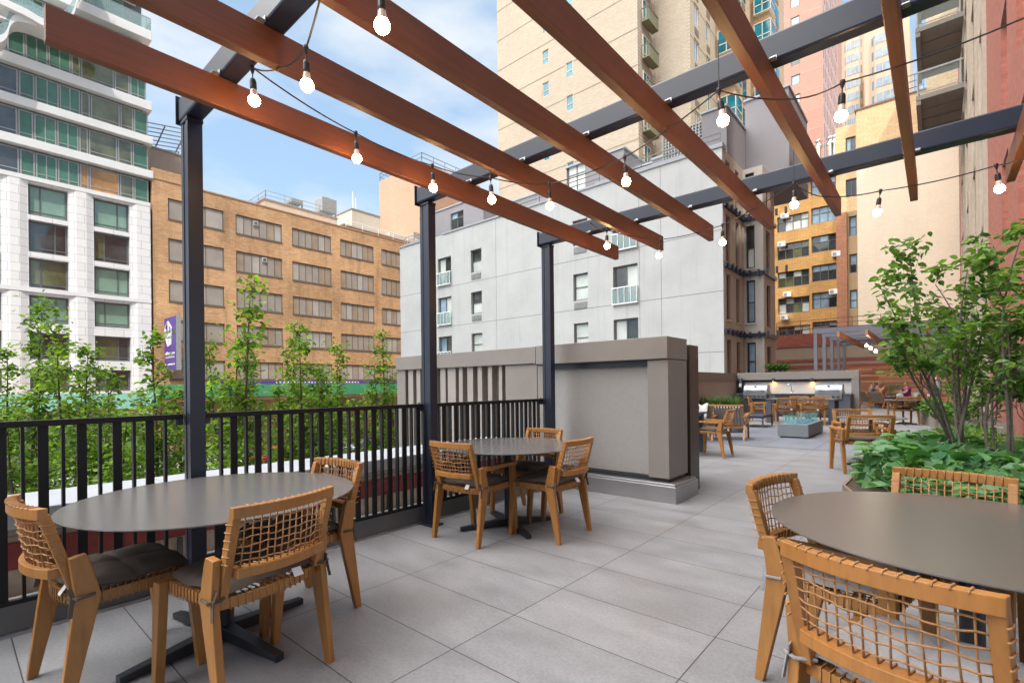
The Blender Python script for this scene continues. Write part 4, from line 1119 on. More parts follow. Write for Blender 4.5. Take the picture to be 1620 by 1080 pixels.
# ---- low podium with striped brick behind the second pergola
m_pod = stucco('brown_podium_render', (0.27, 0.205, 0.155), 'XZY', .2)
m_podred = brick('dark_red_podium_brick', 'XZY', (0.24, 0.055, 0.038), (0.30, 0.08, 0.055), (0.16, 0.07, 0.05), .4, .13, .014, .1)
F = Face('y', 41.0)
t = bld('striped_podium', 'low brown podium wall striped with dark red brick below the yellow building', (-4, 41, GZ), 'wall')
zt = gy(1240, 530, 41).z
mb = MB(); F.box(mb, -12, 3.4, GZ, zt, -2.2, 0); part(mb, 'wall', m_pod, t)
mb = MB(); F.box(mb, -9.1, 3.4, zt-.95, zt-.003, .002, .04); part(mb, 'red_band', m_podred, t)
for k in range(4):
    mb = MB(); z = 1.45 + k*.45; F.box(mb, -9.1, 3.4, z, z+.21, .002, .03); part(mb, 'red_band', m_podred, t)
railrow(t, [(-9.1, 41.1), (1.9, 41.1)], zt+.001, .95, m_podred if 0 else plain('rust_red_rail', (.16, .06, .05), .6), n=3, post=1.5, r=.028)

# ---- red brick building on the right with window strips and concrete balconies
m_red = brick('red_brick', 'YZX', (0.36, 0.105, 0.07), (0.44, 0.14, 0.095), (0.30, 0.15, 0.12), .215, .075, .009, 0.12, blotch=.12)
m_trim = plain('beige_trim', (0.40, 0.34, 0.27), 0.7, .08)
m_conc = stucco('board_marked_concrete', (0.22, 0.20, 0.175), 'XYZ', .5)
X0 = 1.2; F = Face('x', X0)
t = bld('red_brick_building', 'red brick building with white-framed windows and beige trim along the right edge', (1.2, 25, 0))
strips = [(20.6, 22.2), (24.2, 26.5), (29.2, 31.6), (34.5, 37.4)]
rowz = [(.9, 2.6), (3.9, 6.1), (7.0, 9.2), (10.1, 12.3), (13.2, 15.4), (16.3, 18.5), (19.4, 21.6), (22.5, 24.7)]
rowz1 = [(4.1, 6.3), (7.4, 9.6), (10.7, 12.9)]
# outward facing is -x here: build with a mirrored face
class FaceL(Face):
    def box(s, mb, u0, u1, z0, z1, w0, w1): mb.box(s.c-w0, u0, z0, s.c-w1, u1, z1)
F = FaceL('x', X0)
hol = [(a, b, p, q) for a, b in strips for p, q in rowz] + [(15.0, 16.3, p, q) for p, q in rowz1] + [(12.2, 13.4, p, q) for p, q in rowz1]
mb = MB(); F.wall(mb, 11.0, 43.2, 0, 27, hol, .18); mb.box(X0+.1805, 11.0, 0, X0+14, 43.2, 27); part(mb, 'wall', m_red, t)
for h in hol: fwin(F, t, *h, .18, m_white, [g_white, g_dark, g_sky], vs=(.5,), fw=.08)
mb = MB()
for a, b in strips:
    for k, y in enumerate((a-.28, b+.02)): F.box(mb, y, y+.26, 0, 27, .002, .10)
    for p, q in rowz: F.box(mb, a-.019, b+.019, q+.02, q+.22, .002, .07); F.box(mb, a-.019, b+.019, p-.62, p-.03, .002, .05)
part(mb, 'trim', m_trim, t)
# concrete balconies high on the corner
for k, z in enumerate((8.2, 11.2, 14.2, 17.2, 20.2, 23.2)):
    pass
ybal0, ybal1 = 31.0, 36.0
for k in range(4):
    z = 14.9 + k*3.3
    mb = MB(); mb.box(-.65, ybal0, z, X0-.12, ybal1, z+.22); mb.box(-.65, ybal0+.02, z-.22, -.47, ybal1, z-.001)
    for yy in (32.2, 33.4, 34.6): mb.box(-.46, yy, z-.03, X0-.125, yy+.05, z-.001)
    o = part(mb, 'balcony_slab', m_conc, t)
    mb = MB(); mb.box(-.62, ybal0+.02, z+.221, -.56, ybal0+.08, z+1.3); mb.box(.92, ybal0+.02, z+.221, .98, ybal0+.08, z+1.3); mb.box(-.62, ybal0+.0, z+1.301, X0-.15, ybal0+.1, z+1.38); mb.box(-.555, ybal0+.03, z+.3, .915, ybal0+.06, z+.36)
    mb.box(-.62, ybal0+.11, z+1.301, -.55, ybal1, z+1.37)
    q = mb.build('railing', m_gframe); q.parent = o
    mb = MB(); mb.box(-.54, ybal0+.035, z+.37, .9, ybal0+.05, z+1.29); q = mb.build('glass_guard', clearglass('clear_guard_glass', (.8, .9, .9), .07)); q.parent = o
# lower wing of the red building closing the right side nearer the camera
mb = MB(); mb.box(1.2, 11.0, 0, 1.35, 11.2, 3)

# ---- unseen tower added behind the camera to shade the terrace and grey building
t = bld('added_shade_tower', 'tall plain tower added behind the viewpoint to cast shade, out of the picture', (10, -14, GZ))
F = Face('y', -26.0)
mb = MB(); mb.box(-1, -26, GZ, 30, -8, 96); part(mb, 'wall', m_beige, t)
mb = MB()
for k in range(26):
    for j in range(9): mb.box(.5+j*3.2, -8.0, 1+k*3.4, 2.3+j*3.2, -7.95, 3+k*3.4)
tag(part(mb, 'windows', g_dark, t), kind='stuff')
# ================================================================== grey enclosure (block) beside the railing
YB = 5.12; XBR = -2.195; XBL = -7.05
m_fin = plain('fin_grey', (0.27, 0.25, 0.235), 0.6, .05)
m_dark = plain('dark_bronze_panel', (0.055, 0.045, 0.042), 0.42, .1, 2)
m_wallw = stucco('pale_terrace_render', (0.55, 0.54, 0.52), 'XZY', .1)
m_wallt = stucco('tan_terrace_render', (0.36, 0.30, 0.255), 'YZX', .1)
t = thing('equipment_enclosure', 'large grey stone-clad enclosure with a louvred left half, beside the railing', 'enclosure', (-4.6, YB+.3, 0))
YF = 5.645
mb = MB(); mb.box(-3.88, YB+.10, .255, -2.42, YF-.01, 1.545); part(mb, 'recessed_panel', m_panel, t)
mb = MB(); mb.box(-2.435, YB, .247, XBR, YF, 1.545); part(mb, 'corner_pier', m_cap, t, bevel=.006)
mb = MB(); mb.box(-3.985, YB+.005, .25, -3.88, YF-.02, 1.545); mb.box(-4.55, YB+.0, .25, -3.99, YF-.02, 1.562); part(mb, 'front_panel', m_cap, t, bevel=.004)
mb = MB(); mb.box(-3.985, YB-.03, 1.552, XBR+.004, YF+.004, 1.795); part(mb, 'capstone', m_cap, t, bevel=.006)
mb = MB(); mb.box(XBL, YB-.03, 1.568, -3.99, YF+.004, 1.79); part(mb, 'capstone', m_cap, t, bevel=.006)
mb = MB(); mb.box(-3.88, YB+.06, 1.485, -2.436, YB+.099, 1.551); part(mb, 'head_trim', m_steel, t)
mb = MB(); mb.box(XBL, YB, .25, -6.82, YF-.02, 1.567); part(mb, 'corner_pier', m_cap, t)
mb = MB(); mb.box(-6.819, YB+.13, .25, -4.551, YF-.03, 1.567); part(mb, 'louvre_backing', plain('taupe_backing', (.22, .195, .17), .75, .06), t)
xs = [-6.62, -6.38, -6.05, -5.86, -5.62, -5.42, -5.20, -5.03, -4.84, -4.68]; ws = [.10, .16, .10, .10, .18, .08, .10, .08, .08, .06]
for i, x in enumerate(np.linspace(-6.7, -4.66, 11)):
    w_ = [.13, .10, .17, .09, .12, .18, .08, .12, .09, .08, .06][i]
    mb = MB(); mb.box(x-w_/2, YB+.02, .25, x+w_/2, YB+.129, 1.566); part(mb, 'louvre_fin', m_fin, t)
mb = MB(); mb.box(XBL-.03, YB-.055, .0, XBR+.095, YF+.06, .178); part(mb, 'metal_skirt', m_skirt, t, bevel=.004)
mb = MB(); mb.box(XBL-.02, YB-.04, .1785, XBR+.08, YF+.04, .205); part(mb, 'skirt_lip', m_skirt, t, bevel=.006)
mb = MB(); mb.box(-7.0, YB+.04, .206, XBR-.03, YF, .249); part(mb, 'plinth_shadow_gap', m_black, t)
# light strip tucked under the recessed panel
t2 = thing('tall_door_cabinet', 'tall dark bronze cabinet standing right behind the grey enclosure', 'cabinet', (-2.7, 5.85, 0))
mb = MB(); mb.box(-3.3, 5.72, .0, XBR+.005, 6.0, 1.735); part(mb, 'cabinet_body', m_dark, t2, bevel=.004)
for z in (1.6, .95): mb = MB(); mb.lathe([(.001, 0), (.009, 0), (.009, .008), (.001, .008)], (XBR+.006, 5.92, z), 10, (1, 0, 0)); part(mb, 'fixing_knob', m_ctag, t2)
t2 = thing('bar_counter', 'low black bar cabinet beyond the enclosure, in front of the dark side table', 'cabinet', (-2.8, 6.25, 0))
mb = MB(); mb.box(-3.5, 6.02, .02, -2.37, 6.49, .85); part(mb, 'cabinet_body', m_black, t2, bevel=.004)
mb = MB(); mb.box(-3.53, 5.99+.02, .853, -2.35, 6.51, .875); part(mb, 'worktop', m_dark, t2, bevel=.003)

# ================================================================== grill wall
YG = 20.9; XW = -6.05
a = gz(1358, 651); b = gz(1168, 655)
YG = 21.0; YK = YG+.72; XL = gy(1168, 640, YG+.9).x; XRr = gy(1359.5, 640, YK).x
zt = gy(1355, 585.5, YK).z
t = thing('grill_wall', 'pale rendered wall with stone frame behind the two grills', 'wall', (-4.3, YG+1, 0))
xpi = gy(1347, 640, YK).x
mb = MB(); mb.box(XL, YG+.90, 0, xpi, YG+1.1, zt-.30); part(mb, 'rendered_panel', m_wallw, t)
mb = MB(); mb.box(XL, YK, zt-.299, XRr, YG+1.15, zt); part(mb, 'capstone', m_cap, t, bevel=.008)
mb = MB(); mb.box(xpi+.001, YK+.01, 0, XRr, YG+1.15, zt-.30); part(mb, 'end_pier', m_cap, t, bevel=.008)
mb = MB(); mb.box(XL, YG+.82, zt-.37, xpi, YG+.895, zt-.302); part(mb, 'trim_strip', m_steel, t)
t = thing('side_wall', 'tan rendered return wall between the dark cabinet and the left grill', 'wall', (XL, 15, 0))
mb = MB(); mb.box(XL-.3, 7.5, 0, XL-.003, YG+1.14, zt-.301); part(mb, 'rendered_panel', m_wallt, t)
mb = MB(); mb.box(XL-.35, 7.4, zt-.30, XL-.0035, YG+1.15, zt-.01); mb2 = part(mb, 'capstone', m_capD, t)
mb = MB(); mb.box(XL-.001, 7.5, zt-.36, XL+.03, YG+.8, zt-.302); part(mb, 'trim_strip', m_capD, t)
# counter
cl = gy(1161, 640, YG).x; cr = gy(1346, 640, YG).x; zc = gy(1256, 622.5, YG).z
m_slate = plain('blue_black_counter', (0.055, 0.065, 0.085), 0.4, .1, 2)
t = thing('grill_counter', 'long blue-black outdoor kitchen counter carrying the two grills and the tap', 'counter', ((cl+cr)/2, YG+.4, 0))
mb = MB(); mb.box(cl+.05, YG+.06, .08, cr-.03, YG+.80, zc-.05); mb.box(cl+.10, YG+.12, 0, cr-.08, YG+.75, .079); part(mb, 'cabinet_body', m_dark, t, bevel=.004)
mb = MB(); mb.box(cl, YG, zc-.049, cr, YG+.815, zc); part(mb, 'worktop', m_slate, t, bevel=.004)
mb = MB(); mb.box(cr-.50, YG+.03, .05, cr-.02, YG+.059, zc-.05); part(mb, 'end_door', m_slate, t, bevel=.003)
for px in (1222, 1273):
    x = gy(px, 626, YG).x; mb = MB(); mb.box(x-.09, YG+.045, zc-.17, x+.09, YG+.0595, zc-.08); part(mb, 'power_socket', m_ctag, t, bevel=.003)
# tap
x = gy(1252, 615, YG+.5).x; t = thing('sink_tap', 'chrome swan-neck tap on the counter between the grills', 'tap', (x, YG+.5, zc))
mb = MB(); mb.tube([(x, YG+.5, zc), (x, YG+.5, zc+.26), (x-.015, YG+.49, zc+.34), (x-.06, YG+.47, zc+.37), (x-.105, YG+.45, zc+.34), (x-.115, YG+.44, zc+.27)], .014, 10)
mb.lathe([(.03, 0), (.03, .04), (.016, .05)], (x, YG+.5, zc+.0), 12); part(mb, 'spout', m_ctag, t, smooth=True)
mb = MB(); mb.bar((x+.02, YG+.5, zc+.05), (x+.09, YG+.47, zc+.12), .016, .016); part(mb, 'lever', m_ctag, t)
m_inox = plain('stainless_steel', (0.24, 0.25, 0.27), 0.45, .08, 3, metal=.85, stretch=(12, 1, 1))
def grill(p0, p1, label):
    x0 = gy(p0, 620, YG).x; x1 = gy(p1, 620, YG).x
    t = thing('gas_grill', label, 'grill', ((x0+x1)/2, YG+.3, zc-.2), 0, 'stainless gas grills on the outdoor kitchen counter')
    y = YG
    mb = MB(); mb.prism([(y-.03, zc-.20), (y+.02, zc-.20), (y+.02, zc-.001), (y-.05, zc-.03)], 'x', x0+.02, x1-.02); o = part(mb, 'control_panel', m_inox, t, bevel=.004)
    for k in range(5):
        mb = MB(); mb.lathe([(.0005, .0), (.032, .0), (.028, .035), (.0005, .04)], (x0+(x1-x0)*(.16+.17*k), y-.04, zc-.11), 14, (0, -1, .08)); mb.build('knob', m_black, smooth=True).parent = o; sc.objects[-1] if 0 else None
    for c in o.children: c.location = (0, 0, 0)
    mb = MB(); mb.box(x0, y-.01, zc+.001, x1, y+.62, zc+.06); part(mb, 'firebox', m_inox, t, bevel=.004)
    arc = [(y+.02, zc+.061)] + [(y+.33-.31*math.cos(a), zc+.075+.30*math.sin(a)) for a in np.linspace(.15, 2.2, 10)] + [(y+.60, zc+.061)]
    mb = MB(); mb.prism(arc, 'x', x0+.015, x1-.015); h = part(mb, 'hood', m_inox, t, bevel=.005)
    mb = MB(); mb.tube([(x0+.1, y-.06, zc+.12), (x1-.1, y-.06, zc+.12)], .014, 8)
    for xx in (x0+.14, x1-.14): mb.tube([(xx, y-.06, zc+.12), (xx, y+.04, zc+.13)], .01, 6)
    q = mb.build('handle', m_inox, smooth=True); q.parent = h
    mb = MB(); mb.lathe([(.001, 0), (.04, 0), (.036, .012), (.001, .014)], ((x0+x1)/2, y+.065, zc+.285), 16, (0, -1, .75)); q = mb.build('thermometer', m_black); q.parent = h
grill(1175.5, 1213.5, 'stainless gas grill at the left end of the counter, beside the extinguisher')
grill(1288.5, 1333, 'stainless gas grill at the right end of the counter, beside the stone pier')
m_lampg = emit('wall_lamp_glow', (1.0, .55, .22), 25)
for px, lb in ((1225, 'dark cylinder wall lamp glowing above the left part of the counter'), (1286, 'dark cylinder wall lamp glowing near the right grill')):
    p = gy(px, 601, YG+.85); t = thing('wall_lamp', lb, 'wall lamp', tuple(p), 0, 'dark downlight wall lamps over the outdoor kitchen')
    mb = MB(); mb.lathe([(.001, -.07), (.07, -.07), (.07, -.075), (.085, -.075), (.085, .075), (.001, .075)], (p.x, YG+.78, p.z), 20); mb.box(p.x-.03, YG+.82, p.z-.03, p.x+.03, YG+.9, p.z+.03); part(mb, 'lamp_housing', m_dark, t)
    mb = MB(); mb.lathe([(.001, 0), (.06, 0), (.06, .004), (.001, .004)], (p.x, YG+.78, p.z-.076), 16); part(mb, 'lamp_lens', m_lampg, t)
p = gy(1172, 610, YG+.7); t = thing('fire_extinguisher', 'dark covered fire extinguisher on the wall corner left of the left grill', 'fire extinguisher', tuple(p))
mb = MB(); mb.lathe([(.001, -.30), (.10, -.30), (.11, -.27), (.11, .12), (.09, .2), (.04, .25), (.04, .3), (.001, .3)], (p.x, p.y, p.z), 18); part(mb, 'cover', m_steel, t, smooth=True)
mb = MB(); mb.tube([(p.x, p.y-.02, p.z+.29), (p.x-.1, p.y-.05, p.z+.33), (p.x-.14, p.y-.05, p.z+.1)], .014, 6); mb.box(p.x+.01, p.y-.06, p.z+.27, p.x+.12, p.y-.02, p.z+.3); part(mb, 'valve_and_hose', m_black, t)
mb = MB(); mb.box(p.x-.04, p.y-.125, p.z-.05, p.x+.06, p.y-.1, p.z+.1); part(mb, 'tag', m_tag, t)

# dining table at the grills with chairs
A0 = gz(1213, 668); xa = gy(1213, 640, 17.6).x; xb = gy(1322, 640, 17.6).x
t = thing('long_table', 'long blue-black rectangular table in front of the grill counter', 'table', ((xa+xb)/2, 18, 0))
mb = MB(); mb.box(xa, 17.45, .735, xb, 18.5, .775); part(mb, 'tabletop', m_slate, t, bevel=.004)
for x in (xa+.01, xb-.17):
    for y in (17.47, 18.37): mb = MB(); mb.box(x, y, 0, x+.15, y+.11, .734); part(mb, 'leg', m_slate, t, bevel=.004)
gch = 'woven teak chairs round the grill-side table'
for k, (px, y, f, lb) in enumerate(((1239, 18.9, 0, 'x'),)):
    pass
def cx(px, y): return gy(px, 640, y).x
def wide(f, *a):
    c = f(*a); c.scale = (1.24, 1, 1); return c
def dch(src, x, y, f, lb, g=gch):
    c = dup(src, (0, 0, 0), 0, lb, g); return put(c, x, y, f)
wide(dch, ch1, cx(1282, 17.25), 17.35, 112, 'right one of the two woven armchairs with backs to us at the long table')
wide(dch, ch1, cx(1240, 17.2), 17.35, 114, 'left one of the two woven armchairs with backs to us at the long table')
dch(ch1, cx(1200, 18.2), 18.2, 5, 'woven armchair side-on at the left end of the long table')
wide(dch, ch1, cx(1262, 18.85), 18.8, 270, 'woven chair facing us behind the long table, left of the far pair')
wide(dch, ch1, cx(1297, 18.85), 18.85, 268, 'woven chair facing us behind the long table, nearest the right grill')

# ottoman
t = thing('low_bench', 'low flat dark ottoman on thin legs on the slate-blue paving', 'bench', (0, 0, 0))
q = [gz(1167, 673), gz(1217.5, 671.5), gz(1204, 664), gz(1182, 664.5)]
xo0, xo1, yo0, yo1 = -4.55, -3.75, 15.3, 16.4
mb = MB(); mb.box(xo0, yo0, .27, xo1, yo1, .36); part(mb, 'cushion_pad', m_steel, t, bevel=.02)
for x in (xo0+.03, xo1-.03):
    for y in (yo0+.03, yo1-.03): mb = MB(); mb.box(x-.018, y-.018, 0, x+.018, y+.018, .269); part(mb, 'leg', m_slate, t)
# fire pit
t = thing('fire_pit', 'square dark stone fire pit with glass guards and blue fire glass', 'fire pit', (0, 0, 0))
fx0, fx1, fy0, fy1 = -2.70, -2.11, 12.15, 13.85
fx0 = gz(1230.5, 691.5).x; c1 = gz(1279, 694.3); fx1 = c1.x; fy0 = c1.y; fy1 = gy(1302.2, 684.4, 14).y
fy1 = gx(1302.3, 684, fx1).y
m_fp = plain('blue_grey_cast_stone', (0.13, 0.15, 0.165), .6, .08, 3)
zf = gy(1279, 672, fy0).z
mb = MB(); mb.box(fx0, fy0, .035, fx1, fy1, zf); part(mb, 'stone_box', m_fp, t, bevel=.006)
mb = MB(); mb.box(fx0+.05, fy0+.05, 0, fx1-.05, fy1-.05, .034); part(mb, 'plinth', m_black, t)
gx0, gx1_, gy0_, gy1_ = fx0+.09, fx1-.09, fy0+.12, fy1-.25; zg = zf+.20
m_fg = clearglass('fire_guard_glass', (0.55, 0.85, 0.85), .10)
for bx in ((gx0, gy0_, gx1_-.16, gy0_+.012), (gx0, gy0_+.013, gx0+.012, gy1_), (gx1_-.012, gy0_+.013, gx1_, gy1_), (gx0+.013, gy1_-.012, gx1_-.013, gy1_-.001)):
    mb = MB(); mb.box(bx[0], bx[1], zf+.001, bx[2], bx[3], zg); part(mb, 'glass_panel', m_fg, t)
mb = MB(); rnd = random.Random(4)
for k in range(420):
    x = rnd.uniform(gx0+.03, gx1_-.03); y = rnd.uniform(gy0_+.03, gy1_-.03); s = rnd.uniform(.008, .018); z = zf+s*.6+rnd.uniform(0, .02)
    mb.add([(x-s, y, z), (x+s*.7, y-s, z-s*.3), (x+s, y+s*.6, z+.2*s), (x-s*.3, y+s, z), (x, y, z+s), (x, y, z-s)], [(0, 1, 4), (1, 2, 4), (2, 3, 4), (3, 0, 4), (1, 0, 5), (2, 1, 5), (3, 2, 5), (0, 3, 5)])
tag(part(mb, 'fire_glass', plain('blue_fire_glass', (.08, .19, .26), .1, .5, 30), t, fix=False), kind='stuff')

# armchair and dark table beyond the enclosure
c = put(dup(ch1, (0, 0, 0), 0, 'woven armchair side-on beyond the grey enclosure, facing left', 'woven teak chairs by the dark side table'), -3.0, 8.93, 181)
c = put(dup(ch0, (0, 0, 0), 0, 'woven chair mostly hidden behind the enclosure corner, only its top rail seen', 'woven teak chairs by the dark side table'), -3.9, 9.75, 268)
t = thing('side_table', 'dark rectangular table mostly hidden behind the enclosure, beside the facing-left armchair', 'table', (-3.9, 9, 0))
mb = MB(); mb.box(-4.9, 8.5, .72, -3.28, 9.4, .755); part(mb, 'tabletop', m_slate, t, bevel=.003)
for x in (-4.85, -3.40):
    for y in (8.55, 9.28): mb = MB(); mb.box(x, y, 0, x+.08, y+.08, .719); part(mb, 'leg', m_slate, t)

# lounge chairs
m_strap = plain('grey_woven_strap', (0.20, 0.175, 0.165), .9, .2, 8)
m_lcush = plain('lounge_cushion', (0.36, 0.34, 0.33), .95, .08, 20)
def lounge(label, x, y, rz, cush=True):
    t = thing('lounge_chair', label, 'lounge chair', (x, y, 0), RD(rz), 'teak lounge chairs with strap backs')
    for s in (-1, 1):
        mb = MB(); mb.bar((s*.36, -.34, 0), (s*.36, -.18, .34), .04, .055); mb.build('leg', m_teak, t, bevel=.003)
        mb = MB(); mb.bar((s*.36, .40, 0), (s*.36, .30, .57), .04, .05); mb.build('leg', m_teak, t, bevel=.003)
        mb = MB(); mb.bar((s*.37, -.36, .53), (s*.37, .38, .58), .075, .03); mb.build('armrest', m_teak, t, bevel=.004)
        mb = MB(); mb.bar((s*.345, -.16, .30), (s*.345, -.43, .78), .035, .05); mb.build('back_post', m_teak, t, bevel=.003)
    mb = MB(); mb.bar((-.37, -.435, .79), (.37, -.435, .79), .045, .035); mb.build('back_rail', m_teak, t, bevel=.003)
    mb = MB(); mb.bar((-.34, .33, .31), (.34, .33, .31), .03, .06); mb.bar((-.34, -.17, .29), (.34, -.17, .29), .03, .06)
    for s in (-1, 1): mb.bar((s*.335, -.2, .30), (s*.335, .34, .32), .025, .06)
    mb.build('seat_frame', m_teak, t, bevel=.003)
    mb = MB()
    for k in range(11): x_ = -.31+.062*k; mb.bar((x_, -.185, .31), (x_, -.425, .775), .042, .006, up=(0, 1, 0))
    mb.build('strap_back', m_strap, t)
    if cush:
        mb = MB(); mb.box(-.32, -.2, .33, .32, .36, .45); mb.build('cushion', m_lcush, t, bevel=.04)
        mb = MB(); mb.bar((0, -.15, .45), (0, -.33, .76), .58, .12, up=(0, 1, 0)); mb.build('back_cushion', m_lcush, t, bevel=.04)
    return t
l1 = gy(1146, 634, 11.6)
lounge('teak lounge chair with grey strap back near the planter grass, left of the ottoman', l1.x, 11.9, 8)
lounge('teak lounge chair draped with a pale blanket, cut off by the enclosure corner', gy(1104, 640, 11.4).x, 11.5, 4)
t = thing('blanket', 'crumpled pale blanket thrown over the lounge chair back behind the enclosure', 'blanket', (gy(1104, 640, 11.4).x, 11.05, .8))
mb = MB(); vs = []; nx, ny = 16, 12; x0 = t.location.x-.30
for i in range(nx+1):
    for j in range(ny+1):
        u = i/nx; v = j/ny-.5
        vs.append((x0+u*.66, 11.07+v*.34+.015*math.sin(9*u), .835 - 2.2*v*v*.55 + .022*math.sin(14*u+5*v)+.015*math.sin(23*u)))
mb.add(vs, [(i*(ny+1)+j, (i+1)*(ny+1)+j, (i+1)*(ny+1)+j+1, i*(ny+1)+j+1) for i in range(nx) for j in range(ny)])
o = part(mb, 'cloth', plain('pale_blanket_wool', (.38, .37, .38), .95, .1, 8), t, smooth=True, fix=False); sd = o.modifiers.new('s', 'SOLIDIFY'); sd.thickness = .012
t = thing('side_stool', 'small dark low table between the lounge chairs and the ottoman', 'table', (-4.6, 13.6, 0))
mb = MB(); mb.lathe([(.001, .0), (.22, 0), (.24, .02), (.20, .40), (.26, .42), (.26, .44), (.001, .44)], (gy(1158, 650, 13.5).x, 13.6, 0), 24); part(mb, 'drum', m_slate, t, smooth=False)

# right hand tables (far)
t4 = dup(tb, (-.77*.948-.0, 8.80, 0), math.radians(30), 'small round table with two woven armchairs beside the planting, right of the fire pit')
tt = gz(1378, 735.9); t4.location = (tt.x, tt.y, 0); t4.scale = (.72, .72, 1)
g4 = 'woven teak chairs beside the planting'
c1_ = gz(1339.6, 749.8); 
k_ = gz(1378, 750); wide(dch, ch1, k_.x-.12, k_.y+.18, 118, 'woven armchair with its back to us left of the shrubs, nearer of the pair', g4)
wide(dch, ch1, tt.x-.20, tt.y+.52, 295, 'woven chair facing us behind the table left of the shrubs', g4)
t4['group'] = 'round dark metal dining tables'
t5 = dup(tb, (0, 0, 0), math.radians(10), 'farthest round table, near the curved planter edge')
p5 = gz(1429, 671); t5.location = (p5.x, p5.y, 0); t5.scale = (.72, .72, 1)
k_ = gz(1436, 670); wide(dch, ch1, k_.x-.1, k_.y-.2, 115, 'farthest woven chair with its back to us, near the curved planter edge', g4)

# ================================================================== second pergola, slatted screen
t = thing('far_pergola', 'far slate-grey pergola with a row of posts and small lit bulbs', 'pergola', (-3.9, 24.4, 0))
m_fsteel = plain('slate_grey_steel', (0.115, 0.12, 0.15), .45, .08, 3)
xp = -3.85; zt2 = 3.38
for k in range(5):
    y = 24.4+2.15*k
    mb = MB(); mb.box(xp-.13, y, 0, xp, y+.13, zt2-.001); part(mb, 'post', m_fsteel, t)
    mb = MB(); mb.box(xp-.15, y-.01, zt2, 1.05, y+.14, zt2+.20); part(mb, 'beam', m_fsteel, t)
for k in range(9):
    y = 24.75+k*1.0
    if abs((y-24.4) % 2.15) < .2: continue
    mb = MB(); mb.box(xp+.05, y, zt2+.06, 1.0, y+.08, zt2+.16); part(mb, 'louvre', m_fsteel, t)
for k, x in enumerate((-3.1, -2.15, -1.2, -.3)):
    mb = MB(); mb.box(x, 24.1, zt2-.22, x+.09, 33.4, zt2-.002); part(mb, 'slat', m_slat if 0 else wood('warm_slat_wood_%d' % k, (.36, .14, .045), (26, 1, 26), 2.6), t)
m_fb = emit('far_lit_bulb', (1.0, .78, .5), 40)
t = thing('string_light', 'three small glowing bulbs under the far pergola', 'string light', (-2, 25, 3.1), 0)
pts = []
mb = MB()
for i, (px, py) in enumerate(((1371, 546.5), (1377.5, 551), (1385.5, 555.5))):
    p = gy(px, py, 25.6-.0); pts.append(p)
    bm_ = MB(); bm_.lathe([(.001, -.055), (.035, -.045), (.055, 0), (.04, .04), (.02, .07), (.001, .07)], tuple(p), 12); part(bm_, 'bulb', m_fb, t, smooth=True)
mb.tube([pts[0]+Vector((-.6, 0, .15))] + [p+Vector((0, 0, .075)) for p in pts] + [pts[2]+Vector((.8, 0, .1))], .012, 6); part(mb, 'cable', m_cable, t)

t = thing('slatted_screen', 'tall horizontal-slat timber screen behind the seated people', 'screen', (-1, 33.6, 0))
m_cedar = [wood('cedar_slat_%d' % k, c, (1, 18, 18), 2.5) for k, c in enumerate(((.40, .15, .055), (.30, .10, .04), (.52, .24, .10)))]
YS = 33.8; xs0 = -4.0; xs1 = 1.1; rnd = random.Random(2)
for k in range(19):
    z = .05+k*.112
    xcur = xs0
    while xcur < xs1:
        L = rnd.uniform(1.2, 2.6); mb = MB(); mb.box(xcur, YS, z, min(xcur+L, xs1)-.006, YS+.03, z+.086); part(mb, 'slat', rnd.choice(m_cedar), t); xcur += L
for x in np.arange(xs0+.1, xs1, 1.25): mb = MB(); mb.box(x, YS+.035, 0, x+.08, YS+.11, 2.2); part(mb, 'post', m_cedar[1], t)
